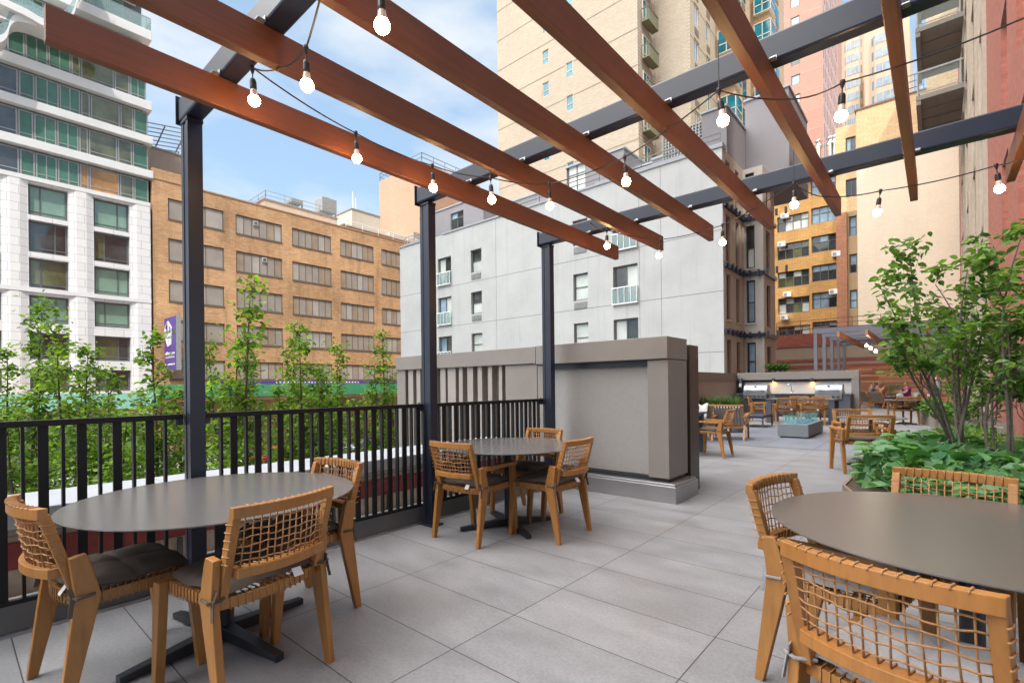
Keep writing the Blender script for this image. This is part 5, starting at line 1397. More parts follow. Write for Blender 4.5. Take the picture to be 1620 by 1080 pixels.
# ================================================================== planting
l_green = leafmat('street_tree_leaf', (0.050, 0.125, 0.015), (0.20, 0.31, 0.045), .5, .45)
l_serv = leafmat('serviceberry_leaf', (0.040, 0.11, 0.025), (0.17, 0.29, 0.055), .45, .42)
l_vib = leafmat('shrub_leaf', (0.028, 0.12, 0.045), (0.16, 0.32, 0.13), .33, .28)
l_grass = leafmat('golden_grass_blade', (0.11, 0.20, 0.025), (0.32, 0.42, 0.06), .5, .4)
l_dgrass = leafmat('dark_grass_blade', (0.03, 0.10, 0.03), (0.10, 0.20, 0.05), .5, .3)
m_bark = plain('grey_bark', (0.105, 0.090, 0.080), .85, .3, 20, bmp=.4)
m_bark2 = plain('brown_bark', (0.10, 0.07, 0.05), .9, .3, 14, bmp=.4)
m_petal = plain('white_petal', (.75, .75, .78), .6, .05)
def leaves(name, mat, pts, size, parent, seed=0, droop=.3, aspect=.5, hexa=True, jitter=.35, up=.5):
    """pts: (N,3); every leaf a small folded oval"""
    rs = np.random.RandomState(seed); N = len(pts); P = np.array(pts, float)
    d = rs.normal(size=(N, 3)); d[:, 2] = d[:, 2]*.45 - droop; d /= np.linalg.norm(d, axis=1)[:, None]
    nrm = rs.normal(size=(N, 3))*.6; nrm[:, 2] = np.abs(nrm[:, 2])+up; s = np.cross(d, nrm); s /= np.linalg.norm(s, axis=1)[:, None]+1e-9
    n2 = np.cross(s, d)
    L = size*(1+jitter*rs.uniform(-1, 1, N))[:, None]; W = L*aspect
    if hexa:
        v = np.stack([P, P+d*L*.30+s*W*.42+n2*W*.12, P+d*L*.68+s*W*.40+n2*W*.10, P+d*L - n2*L*.10, P+d*L*.68-s*W*.40+n2*W*.10, P+d*L*.30-s*W*.42+n2*W*.12], 1)
        F0 = np.array([[0, 1, 2, 3], [0, 3, 4, 5]]); K = 6
    else:
        v = np.stack([P, P+d*L*.5+s*W*.5, P+d*L, P+d*L*.5-s*W*.5], 1); F0 = np.array([[0, 1, 2, 3]]); K = 4
    V = v.reshape(-1, 3); F_ = (F0[None]+np.arange(N)[:, None, None]*K).reshape(-1, 4)
    me = bpy.data.meshes.new(name); me.from_pydata(V.tolist(), [], F_.tolist()); me.materials.append(mat); me.update()
    o = bpy.data.objects.new(name, me); sc.collection.objects.link(o); o.parent = parent
    return o
def curve(a, b, n, wob, rnd, lift=0):
    a = Vector(a); b = Vector(b); L = (b-a).length; pts = []
    o1 = Vector((rnd.gauss(0, 1), rnd.gauss(0, 1), rnd.gauss(0, .5)))*wob*L; o2 = Vector((rnd.gauss(0, 1), rnd.gauss(0, 1), rnd.gauss(0, .5)))*wob*L
    for i in range(n+1):
        t = i/n; p = a.lerp(b, t) + o1*math.sin(PI*t) + o2*math.sin(2*PI*t)*.5 + Vector((0, 0, lift*L*math.sin(PI*t))); pts.append(p)
    return pts

# ---- street trees: slender columnar maples, three grown forms, then copies
def street_tree(seed, H=8.0, nl=2500, W=.85):
    rnd = random.Random(seed)
    t = thing('street_tree', 'x', 'tree', (0, 0, 0), 0, 'slender street trees beyond the railing')
    mb = MB(); P = []
    stems = [((0, 0, 0), (rnd.uniform(-.2, .2), rnd.uniform(-.2, .2), H*.97), .085)]
    for k in range(3): a = rnd.uniform(0, 6.28); stems.append(((0, 0, .3), (math.cos(a)*.45, math.sin(a)*.45, H*rnd.uniform(.6, .85)), .05))
    for a, b, r in stems:
        q = curve(a, b, 14, .012, rnd); mb.tube(q, r, 6, r1=.008)
        for i in range(3, 15):
            for m in range(2 if r > .06 else 1):
                f = i/14; L = W*(1.15-f)*rnd.uniform(.5, 1.15)+.12; an = rnd.uniform(0, 6.28)
                e = q[i]+Vector((math.cos(an)*L*.75, math.sin(an)*L*.75, L*rnd.uniform(.5, 1.1)))
                br = curve(q[i], e, 5, .06, rnd); mb.tube(br, .014, 4, r1=.004)
                for p in br[1:]: P.append((p, .10+.10*(1-f)))
                for s in range(3):
                    p = br[rnd.randint(2, 5)]; e2 = p+Vector((rnd.gauss(0, .16), rnd.gauss(0, .16), rnd.uniform(0, .22))); mb.tube([p, e2], .006, 3)
                    P += [(e2, .11), (p.lerp(e2, .6), .09)]
    mb.build('trunk', m_bark2, t, smooth=True, fix=False)
    ws = np.array([1.0]*len(P)); rs = np.random.RandomState(seed)
    idx = rs.choice(len(P), nl); pts = np.array([tuple(P[i][0]) for i in idx]) + rs.normal(size=(nl, 3))*np.array([P[i][1] for i in idx])[:, None]
    leaves('crown', l_green, pts, .122, t, seed, .25, .75, True)
    return t
protos = [street_tree(1, 8.2), street_tree(2, 7.4), street_tree(5, 7.8, 2200, .7)]
TR = [(2, 562, 14.0, 'at the extreme left edge of the view'), (48, 487, 13.0, 'before the left white-building windows, tallest at far left'),
      (96, 522, 12.0, 'second from left, a little lower than its tall left neighbour'), (133, 560, 11.5, 'before the right column of white-building windows, with open top'),
      (168, 592, 13.5, 'with low crown between the white-building trees and purple sign'), (217, 622, 17.0, 'small and thin, just left of the purple sign'),
      (254, 538, 11.5, 'half covering the purple blade sign'), (345, 550, 15.0, 'pale and hazy just right of the nearest post'),
      (397, 458, 10.5, 'tallest of all, right of the nearest post'), (434, 622, 12.0, 'filling in right of the tallest maple'),
      (455, 541, 14.0, 'like a thin spire right of the tallest maple'), (479, 522, 12.0, 'like a dark spire before the third column of shutters'),
      (505, 592, 13.0, 'with short crown right of the dark spire'), (530, 555, 17.0, 'slim and pale before the green shed'),
      (600, 533, 16.5, 'broad and light green beside the second post'),
      (290, 625, 14.0, 'mostly hidden by the nearest post'), (30, 650, 9.6, 'lowest behind the leftmost balusters'), 
      (205, 660, 10.2, 'low behind the railing before the white block corner'), (375, 655, 10.8, 'low behind the railing under the tallest maple'),
      (525, 665, 11.8, 'low behind the railing above the right-end chair'), (570, 640, 13.5, 'with low crown under the bright green shed'), ]
for i, (px, py, Dd, lb) in enumerate(TR):
    src = protos[i % 3]; Hs = [8.2, 7.4, 7.8][i % 3]
    p = at(px, py, Dd); need = p.z-GZ; s = need/(Hs*.99)
    o = src if i < 3 else copy_tree(src)
    o.location = (p.x, p.y, GZ+.02); o.rotation_euler = (0, 0, i*1.37); k = min(s, 1.1); o.scale = (k if s > .9 else .95, k if s > .9 else .95, s)
    o['label'] = ('street tree ' + lb)
    o['group'] = 'slender street trees beyond the railing'
# low hedge mass under the trees
def blob_pts(x0, x1, y0, y1, z0, z1, n, seed):
    rs = np.random.RandomState(seed); P = rs.uniform([x0, y0, z0], [x1, y1, z1], (n, 3)); return P

# ---- near serviceberry trees beside the bricks
def serviceberry(label, base, tips, seed, nl, lsize=.078, rb=.036, zmin=0, grp='multi-stemmed serviceberry trees in the bed'):
    rnd = random.Random(seed); base = Vector(base)
    t = thing('serviceberry_tree', label, 'tree', tuple(base), 0, grp); mb = MB(); P = []
    def sub(p, d, L, r, dep):
        if (p+d*L).z < zmin: d = (d+Vector((0, 0, .9))).normalized()
        e = p+d*L; q = curve(p, e, 5, .05, rnd); mb.tube(q, r, 6 if dep < 2 else 4, r1=r*.55)
        if dep >= 2:
            for k in q[2:]:
                if k.z > zmin: P.append(k)
        if dep < 4:
            for s in range(3 if dep < 3 else 2):
                a = q[rnd.randint(2, 5)] if s else q[-1]
                nd = (d + Vector((rnd.gauss(0, .5), rnd.gauss(0, .5), rnd.gauss(.05, .35)))).normalized()
                sub(a, nd, L*rnd.uniform(.55, .8), r*.6, dep+1)
    for tip in tips:
        tip = Vector(tip); st = base+Vector((rnd.uniform(-.07, .07), rnd.uniform(-.07, .07), 0))
        q = curve(st, tip, 12, .035, rnd, .0); r0 = rb*rnd.uniform(.6, 1.0); mb.tube(q, r0, 8, r1=.006)
        for i in range(5, 13):
            d = (q[min(i+1, 12)]-q[i-1]).normalized()
            for m in range(1 + (i % 3 == 0)):
                nd = (d*.75+Vector((rnd.gauss(0, .55), rnd.gauss(0, .55), rnd.gauss(0, .3)))).normalized()
                sub(q[i], nd, (.10+.30*(1-i/13))*(tip-base).length*.5, r0*(1-i/15)*.5, 2)
            if i > 8: P.append(q[i])
    o = mb.build('trunk', m_bark, t, smooth=True, fix=False); o.location = -base
    rs = np.random.RandomState(seed); idx = rs.choice(len(P), nl); pts = np.array([tuple(P[i]) for i in idx])+rs.normal(size=(nl, 3))*.035
    c = leaves('crown', l_serv, pts, lsize, t, seed, .35, .62, True, .3, .55); c.location = -base
    return t
b0 = gz(1516, 704, .12); b0 = at(1518, 752, 5.9)
tips = [at(1400, 468, 5.5), at(1440, 405, 5.9), at(1425, 520, 5.3), at(1480, 450, 6.3), at(1530, 430, 5.8), at(1565, 400, 6.0), at(1500, 520, 6.5)]
serviceberry('large multi-stemmed tree with dark oval leaves in the bed at the right', b0, tips, 11, 1750, .092, .026, 1.42)
b1 = at(1600, 790, 5.3)
tips = [at(1575, 430, 5.4), at(1612, 385, 5.3), at(1660, 430, 5.3), at(1630, 540, 5.4), at(1590, 520, 5.7)]
serviceberry('second serviceberry tree at the right frame edge, leaning in from the right', b1, tips, 23, 1600, .092, rb=.022, zmin=1.1)
for k, (px, D, tps, lb, n) in enumerate((((1520), 10.5, [(1495, 590), (1520, 560), (1545, 570), (1480, 640)], 'pale young tree deeper in the bed, behind the large multi-stemmed one', 900), (1555, 9.0, [(1540, 560), (1575, 540), (1590, 600), (1555, 610)], 'young tree against the red brick, right of the pale one', 900))):
    b_ = gz(px, 603+777*1.17/D, .1)
    serviceberry(lb, b_, [at(a, b, D) for a, b in tps], 40+k, n, .075, .022)

# ---- bed outline
edge = [gz(1335, 775), gz(1352, 757), gz(1374, 742), gz(1398, 729), gz(1420, 718), gz(1445, 707), gz(1470, 700)]
bed = [(1.18, 12.9), (1.18, 3.75), (.35, 3.75), (-.05, 4.3)] + [(e.x, e.y) for e in edge] + [(.05, 11.5)]
bed = [(.98, 12.95), (2.6, 10.9), (2.6, 3.4), (.55, 3.4), (.0, 4.3)] + [(e.x, e.y) for e in edge]
t = thing('planting_bed', 'ground-level planting bed with a thin metal edge, along the right side', 'planting bed', (.8, 7, 0))
mb = MB(); mb.prism(bed, 'z', .006, .05); part(mb, 'soil', m_soil, t)
mb = MB(); mb.ribbon([Vector((p[0], p[1], .0)) for p in bed[3:]], .03, .065); part(mb, 'metal_edging', plain('rust_brown_edging', (.20, .14, .11), .6), t)
# raised curved planter farther back
pe = [gz(1453, 668), gz(1466, 672), gz(1480, 678), gz(1500, 685)]
t = thing('curved_planter', 'low raised planter with a curved dark metal wall, beyond the nearer bed', 'planter', (.3, 15, 0))
ring = [Vector((pe[0].x+.05, 24.5, 0)), Vector((pe[0].x-.02, 20.5, 0))] + [Vector((p.x, p.y, 0)) for p in pe] + [Vector((1.15, pe[-1].y-1.2, 0))]
mb = MB(); mb.ribbon(ring, .03, .36); part(mb, 'curved_wall', m_capD, t)
mb = MB(); mb.prism([(p.x+.015, p.y) for p in ring] + [(1.17, 24.5)], 'z', .01, .30); part(mb, 'soil', m_soil, t)

# ---- leafy shrubs
def shrub(seed, R=.33, H=.42, n=230, size=.115, mat=l_vib):
    rnd = random.Random(seed); t = thing('leafy_shrub', 'x', 'shrub', (0, 0, 0), 0, 'broad-leaved green shrubs in the bed'); mb = MB(); P = []
    for k in range(16):
        a = rnd.uniform(0, 6.28); r = R*rnd.uniform(.2, 1); e = Vector((math.cos(a)*r, math.sin(a)*r, H*rnd.uniform(.55, 1.0)))
        q = curve((0, 0, 0), e, 5, .05, rnd, .08); mb.tube(q, .006, 4, r1=.003); P += q[2:]; P += [q[-1]]*3
    mb.build('stems', m_bark2, t, fix=False)
    rs = np.random.RandomState(seed); idx = rs.choice(len(P), n); pts = np.array([tuple(P[i]) for i in idx])+rs.normal(size=(n, 3))*np.array([.05, .05, .025])
    leaves('leaves', mat, pts, size, t, seed, .05, .72, True, .35, 1.5); return t
sp = [shrub(1, .36, .44, 150, .155), shrub(2, .40, .50, 170, .165), shrub(3, .34, .40, 140, .145)]
def inside(x, y):
    c = False; n = len(bed)
    for i in range(n):
        x1, y1 = bed[i]; x2, y2 = bed[(i+1) % n]
        if (y1 > y) != (y2 > y) and x < (x2-x1)*(y-y1)/(y2-y1)+x1: c = not c
    return c
rnd = random.Random(77); spots = []
for k in range(4000):
    x = rnd.uniform(-.5, 1.5); y = rnd.uniform(3.5, 9.0)
    if not inside(x, y) or not inside(x-.38, y): continue
    if all((x-a)**2+(y-b)**2 > .42**2 for a, b in spots): spots.append((x, y))
    if len(spots) >= 34: break
spots.sort(key=lambda p: p[1]); rowy = (4.4, 5.2, 6.0, 6.8, 7.6, 8.4)
ORD = 'first second third fourth fifth sixth seventh eighth ninth tenth eleventh twelfth thirteenth'.split()
for i, (x, y) in enumerate(spots):
    o = sp[i % 3] if i < 3 else copy_tree(sp[i % 3])
    o.location = (x, y, .05); o.rotation_euler = (0, 0, i*2.1); s = rnd.uniform(.85, 1.15); o.scale = (s, s, s)
    row = sum(1 for r_ in rowy if y >= r_); rk = sorted(p[0] for p in spots if sum(1 for r_ in rowy if p[1] >= r_) == row).index(x)
    o['label'] = 'broad-leaved shrub, %s from the metal edging in the %s row back behind the bronze table' % (ORD[rk], ORD[row])
# grasses
def grass(seed, n=260, L=.42, mat=l_grass, spread=.05, w=.007):
    rnd = random.Random(seed); mb = MB()
    for k in range(n):
        a = rnd.uniform(0, 6.28); b = Vector((rnd.gauss(0, spread), rnd.gauss(0, spread), 0)); l = L*rnd.uniform(.6, 1.15); out_ = rnd.uniform(.25, .95)
        s = Vector((-math.sin(a), math.cos(a), 0))*w*.5; vs = []
        for i in range(5):
            f = i/4; p = b+Vector((math.cos(a)*l*out_*f**1.4, math.sin(a)*l*out_*f**1.4, l*(f*1.05-.62*out_*f*f*1.1))); ww = 1-f*.85; vs += [p-s*ww, p+s*ww]
        mb.add(vs, [(2*i, 2*i+1, 2*i+3, 2*i+2) for i in range(4)])
    t = thing('grass_clump', 'x', 'grass', (0, 0, 0), 0, 'arching grass clumps in the planting'); mb.build('blades', mat, t, fix=False); return t
gp = grass(1); gd = grass(2, 240, .5, l_dgrass, .07, .009)
gs = [(1455, 8.6), (1478, 8.0), (1440, 7.6), (1500, 9.2), (1530, 8.6), (1468, 9.4), (1560, 9.0), (1590, 8.8), (1490, 10.3), (1540, 10.2)]
for i, (px, y) in enumerate(gs):
    o = gp if i == 0 else copy_tree(gp); o.location = (gy(px, 690, y).x, y, .05); o.rotation_euler = (0, 0, i); s = 1.35+.12*(i % 4); o.scale = (s*.9, s*.9, s); o['label'] = 'arching golden green grass clump, %s in the tuft row behind the shrubs' % ORD[i]
for i, (px, y) in enumerate(((1365, 6.05), (1352, 6.35), (1378, 6.6), (1392, 7.1), (1350, 5.4), (1372, 5.0))):
    o = gd if i == 0 else copy_tree(gd); o.location = (gz(px, 603+777*1.27/(y*.79)).x+.02, y, .04); o.scale = (.62, .62, .5); o.rotation_euler = (0, 0, i*1.3); o['label'] = 'dark green strappy clump, %s along the front metal edging of the bed' % ORD[i]; o['group'] = 'dark strappy clumps along the bed edge'
    p = gz(px+6, 775-(i*7)); o.location = (p.x+.06, p.y, .04)
# hydrangea flower heads
for i, (px, py, D, lb) in enumerate(((1411, 668, 6.9, 'single white lacecap flower standing above the bed edge'), (1484, 701, 5.6, 'left white lacecap flower cluster above the shrub leaves'), (1496, 692, 6.0, 'right white lacecap flower cluster above the shrub leaves'), (1576, 676, 6.2, 'small bluish white flower near the right brick wall'))):
    p = at(px, py, D); t = thing('flower_head', lb, 'flower', tuple(p), 0, 'white lacecap flowers in the bed')
    mb = MB(); mb.tube([(0, 0, -p.z+.1), (0, 0, -.01)], .004, 5); mb.build('stem', m_bark2, t)
    rs = random.Random(i); mb = MB()
    for k in range(11):
        a = k*.57; r = .045+.02*rs.random(); c = Vector((math.cos(a)*r, math.sin(a)*r, rs.uniform(-.01, .015)))
        for q in range(4):
            b = q*PI/2+a; d = Vector((math.cos(b), math.sin(b), .15))*.02; s = Vector((-math.sin(b), math.cos(b), 0))*.011
            mb.add([c, c+d*.6+s, c+d, c+d*.6-s], [(0, 1, 2, 3)])
    mb.build('petals', m_petal, t, fix=False)
# planting in the far curved planter and behind
ps = shrub(8, .35, .4, 200, .10, leafmat('mid_green_leaf', (.03, .10, .02), (.12, .24, .05), .5, .3))
sp2 = [(gy(1462, 650, 18).x, 18.6), (gy(1480, 650, 17).x, 17.0), (gy(1500, 650, 16).x, 16.0), (gy(1470, 650, 21).x, 21.0), (gy(1490, 650, 19.5).x, 19.5), (gy(1520, 650, 15.0).x, 15.2), (gy(1505, 650, 18).x, 18), (gy(1478, 650, 23).x, 23), (gy(1530, 650, 16.5).x, 16.6), (gy(1545, 660, 13).x, 13.0), (gy(1520, 660, 12.5).x, 12.2), (gy(1560, 660, 11.5).x, 11.5), (gy(1500, 660, 12).x, 11.6)]
for i, (x, y) in enumerate(sp2):
    o = ps if i == 0 else copy_tree(ps); o.location = (min(x, .95), y, .28 if y > 14.5 else .05); o.rotation_euler = (0, 0, i); o['label'] = 'mid-green shrub in the rear planting, %s of those before the red bricks' % ORD[i]; o['group'] = 'mid-green shrubs in the rear planting'
# grass pots near the left return wall, plants on top of the wall
t = thing('tall_planter', 'dark planter box spilling green grass, left of the left grill', 'planter', (0, 0, 0))
pp = gy(1155, 640, 17.5)
mb = MB(); mb.box(pp.x-1.6, 17.2, 0, pp.x+.30, 17.9, .50); part(mb, 'box', m_dark, t, bevel=.01)
mb = MB(); mb.box(pp.x-1.56, 17.24, .44, pp.x+.26, 17.86, .505); part(mb, 'soil', m_soil, t)
for i in range(6):
    o = copy_tree(gd); o.location = (pp.x+.12-.30*i, 17.5+.1*(i % 2), .5); o.rotation_euler = (0, 0, i); o.scale = (1.05, 1.05, 1.05); o['label'] = 'green grass clump in the dark planter, %s from its right end' % ORD[i]; o['group'] = 'grass clumps in the dark planter'
for i, px in enumerate((1218, 1226, 1234, 1242)):
    p = gy(px, 584, 26); o = copy_tree(ps); o.location = (p.x, 26, p.z-.15); o.scale = (1, 1, 1); o['label'] = 'light green weed tuft above the grill wall, %s from the left' % ORD[i]; o['group'] = 'weed tufts behind the grill wall'
t = thing('roof_ledge', 'narrow ledge behind the grill wall where weeds grow', 'ledge', (-7, 26, 0))
mb = MB(); mb.box(-9.5, 25.5, GZ, -4.2, 26.6, gy(1226, 584, 26).z-.16); part(mb, 'ledge_wall', m_capD, t)
t = thing('round_pot_plant', 'dark bushy pot plant between the seated people', 'potted plant', (0, 0, 0))
d_ = ray(1417, 605); p = Vector((d_[0]*26.5, d_[1]*26.5, 0)); mb = MB(); mb.lathe([(.001, 0), (.22, 0), (.30, .45), (.27, .45), (.25, .40), (.001, .40)], (p.x, p.y, 0), 18); part(mb, 'pot', m_dark, t)
rs = np.random.RandomState(3); q = rs.normal(size=(500, 3)); q /= np.linalg.norm(q, axis=1)[:, None]; q = q*rs.uniform(.6, 1, (500, 1))*np.array([.45, .45, .36])+np.array([p.x, p.y, .78])
leaves('foliage', l_vib, q, .1, None, 3).parent = t

# ================================================================== street furniture and traffic
m_shedp = plain('pale_green_plywood', (0.24, 0.50, 0.40), .7, .08, 1)
m_shedg = plain('bright_green_plywood', (0.05, 0.26, 0.12), .6, .12, 1)
m_purp = plain('purple_vinyl', (0.085, 0.045, 0.27), .5, .08, 2)
m_timber = wood('scaffold_timber', (.34, .19, .09), (4, 4, 1), 2)
def shed(label, x, y0, y1, ztop, h, mat, purple=False):
    t = thing('sidewalk_shed', label, 'scaffold shed', (x, (y0+y1)/2, GZ), 0, 'green construction sheds over the far pavement')
    mb = MB(); mb.box(x-.06, y0, ztop-h, x, y1, ztop); mb.box(x-5, y0, ztop-h, x-.061, y0+.06, ztop); part(mb, 'parapet_board', mat, t)
    mb = MB(); mb.box(x-5, y0, ztop-h-.28, x-.1, y1, ztop-h-.002); part(mb, 'deck', m_timber, t)
    for y in np.arange(y0+.5, y1, 2.4):
        mb = MB(); mb.box(x-.3, y, GZ+.14, x-.18, y+.12, ztop-h-.281); part(mb, 'post', m_steel, t)
    mb = MB()
    for y in np.arange(y0+.5, y1-2.4, 4.8): mb.bar((x-.24, y+.06, GZ+.5), (x-.24, y+2.4, ztop-h-.4), .06, .06)
    part(mb, 'brace', m_skirt, t)
    if purple:
        mb = MB(); mb.box(x-.055, y0+4, ztop+.002, x-.005, y1, ztop+.30); part(mb, 'banner_strip', m_purp, t)
        mb = MB()
        rr = random.Random(3)
        for k in range(26): y = y0+9+k*.34; mb.box(x-.0045, y, ztop+.10, x+.004, y+.2*rr.uniform(.6, 1.1), ztop+.10+.14*rr.choice((.7, 1)))
        tag(part(mb, 'lettering', m_tag, t), kind='stuff')
shed('pale green boarded shed along the foot of the white apartment block', -45, -22, 10.8, 1.10, 1.15, m_shedp)
shed('bright green boarded shed along the foot of the brick warehouse', -46.5, 11.2, 44, 1.72, 1.1, m_shedg, True)
# purple blade sign
t = thing('blade_sign', 'tall purple blade sign with a white line emblem, on the warehouse front', 'sign', (-47.5, 14, 3))
pf = gx(260, 500, -49.6); ys = gx(269, 520, -48.3).y
x0 = gy(260.5, 520, ys).x; x1 = gy(278.5, 520, ys).x
zt_ = gy(278, 498, ys).z; zb_ = gy(278, 585, ys).z
ye_ = gx(286.5, 520, x1).y
mb = MB(); mb.box(x0, ys, zb_, x1, ye_, zt_); part(mb, 'sign_box', m_gframe, t)
W_ = x1-x0
mb = MB(); mb.box(x0+.05, ys-.03, zb_+.05, x1-.05, ys-.002, zt_-.05); pn = part(mb, 'sign_face', m_purp, t)
def S(u, v): return Vector((x0+W_*u, ys-.05, zt_-(zt_-zb_)*v))
em = [[(.38, .08), (.10, .20), (.12, .34), (.36, .55), (.62, .52), (.66, .22), (.38, .08)], [(.10, .20), (.30, .31), (.62, .22)], [(.30, .31), (.36, .55)], [(.38, .08), (.42, .26), (.66, .22)], [(.12, .34), (.42, .26), (.48, .52)], [(.55, .30), (.58, .52)]]
mb = MB()
for L_ in em:
    for a, b in zip(L_, L_[1:]): mb.bar(S(*a), S(*b), .05, .10, up=(0, 1, 0))
q = mb.build('emblem', m_tag); q.parent = pn; q.location = (0, 0, 0)
mb = MB(); rr = random.Random(8)
for row, (v, n, hh) in enumerate(((.70, 9, .05), (.765, 11, .03), (.90, 9, .028))):
    for k in range(n):
        u = .08+.84*k/n; a = S(u, v); hgt = (zt_-zb_)*hh*rr.choice((.65, 1.0)); mb.box(a.x, ys-.045, a.z, a.x+W_*.84/n*.7, ys-.031, a.z+hgt)
q = mb.build('lettering', m_tag); q.parent = pn; tag(q, kind='stuff')
mb = MB(); mb.bar((x0-.6, ys+.5, zt_-1), (x0, ys+.5, zt_-1), .12, .12); mb.bar((x0-.9, ys+.5, zb_+.4), (x0, ys+.5, zb_+.4), .12, .12); part(mb, 'wall_bracket', m_dframe, t)

m_tyre = plain('tyre_rubber', (.02, .02, .02), .8); m_carglass = glass('car_glass', (.03, .035, .04), .05, .2)
m_lightw = plain('lamp_white', (.8, .8, .75), .2); m_lightr = plain('lamp_red', (.5, .02, .02), .3)
def car(label, x, y, col, rz=0):
    cm = bpy.data.materials.get('car_paint_'+col[0]) or plain('car_paint_'+col[0], col[1], .28, .02, spec=.8)
    t = thing('parked_car', label, 'car', (x, y, GZ+.005), rz, 'cars on the street beyond the railing')
    prof = [(-2.2, .35), (-2.25, .62), (-2.15, .85), (-1.5, .95), (-.95, .98), (1.05, 1.0), (1.95, .86), (2.2, .65), (2.22, .35)]
    mb = MB(); mb.prism(prof, 'x', -.88, .88); mb.build('body', cm, t, bevel=.07)
    mb = MB(); g = [(-1.75, .94), (-1.35, 1.38), (-.9, 1.45), (.2, 1.44), (.62, 1.28), (1.2, .96)]; mb.prism(g, 'x', -.76, .76); mb.build('windows', m_carglass, t, bevel=.03)
    mb = MB(); mb.prism([(-1.4, 1.40), (-.9, 1.475), (.2, 1.465), (.45, 1.38)], 'x', -.70, .70); 
    for s in (-1, 1):
        for yy in (-1.5, -.45, .6): mb.bar((s*.775, yy, .95), (s*.745, yy+(.18 if yy < 0 else -.2), 1.42), .03, .07)
    mb.build('roof', cm, t, bevel=.02)
    for s in (-1, 1):
        for yy in (-1.4, 1.4):
            mb = MB(); mb.lathe([(.001, 0), (.2, .0), (.33, .01), (.33, .2), (.001, .2)], (s*.9-(.0 if s < 0 else .19), yy, .33), 20, (1, 0, 0)); w__ = mb.build('wheel', m_tyre, t)
            mb = MB(); mb.lathe([(.001, 0), (.2, 0), (.18, .02), (.001, .03)], (s*.9+(-.001 if s < 0 else .011), yy, .33), 14, (s, 0, 0)); q = mb.build('rim', m_ctag, w__)
        mb = MB(); mb.box(s*.6-.2, 2.14, .62, s*.6+.2, 2.235, .76); mb.build('headlight', m_lightw, t)
        mb = MB(); mb.box(s*.62-.16, -2.27, .66, s*.62+.16, -2.2, .82); mb.build('tail_light', m_lightr, t)
    return t
for (px, y, col, lb) in ((12, 4.5, ('silver', (.55, .57, .6)), 'silver car seen through the leftmost balusters'), (345, 17, ('red', (.45, .015, .02)), 'red car glimpsed through the railing right of the nearest post'),
                         (405, 21, ('white', (.75, .75, .76)), 'white car glimpsed through the trees, left of centre'), (560, 33, ('white', (.75, .75, .76)), 'white car farther up the street, near the second post'), (480, 26, ('black', (.03, .03, .035)), 'black car between the two white ones')):
    p = gz(px, 690, GZ+.7); x = -24.5 if px > 300 else -21.0
    d = ray(px, 700); x_ = d[0]/d[1]*y
    car(lb, max(-38, min(-18.5, x_)), y, col)

# ================================================================== people
m_skin = plain('skin_tan', (.42, .22, .15), .55, .08, 6); m_hair = plain('dark_hair', (.02, .014, .012), .5, .2, 30)
def skin_obj(name, chain, rad, mat, parent, lvl=1):
    """chain: dict joint->pos; edges list"""
    J_, E_ = chain; names = list(J_); me = bpy.data.meshes.new(name)
    me.from_pydata([tuple(J_[k]) for k in names], [(names.index(a), names.index(b)) for a, b in E_], []); me.materials.append(mat)
    o = bpy.data.objects.new(name, me); sc.collection.objects.link(o); o.parent = parent
    sk = o.modifiers.new('skin', 'SKIN'); sk.use_smooth_shade = True
    for i, k in enumerate(names):
        r = rad[k]; r = r if isinstance(r, tuple) else (r, r); me.skin_vertices[0].data[i].radius = r
        me.skin_vertices[0].data[i].use_root = (i == 0)
    sb = o.modifiers.new('sub', 'SUBSURF'); sb.levels = lvl; sb.render_levels = lvl+0
    return o
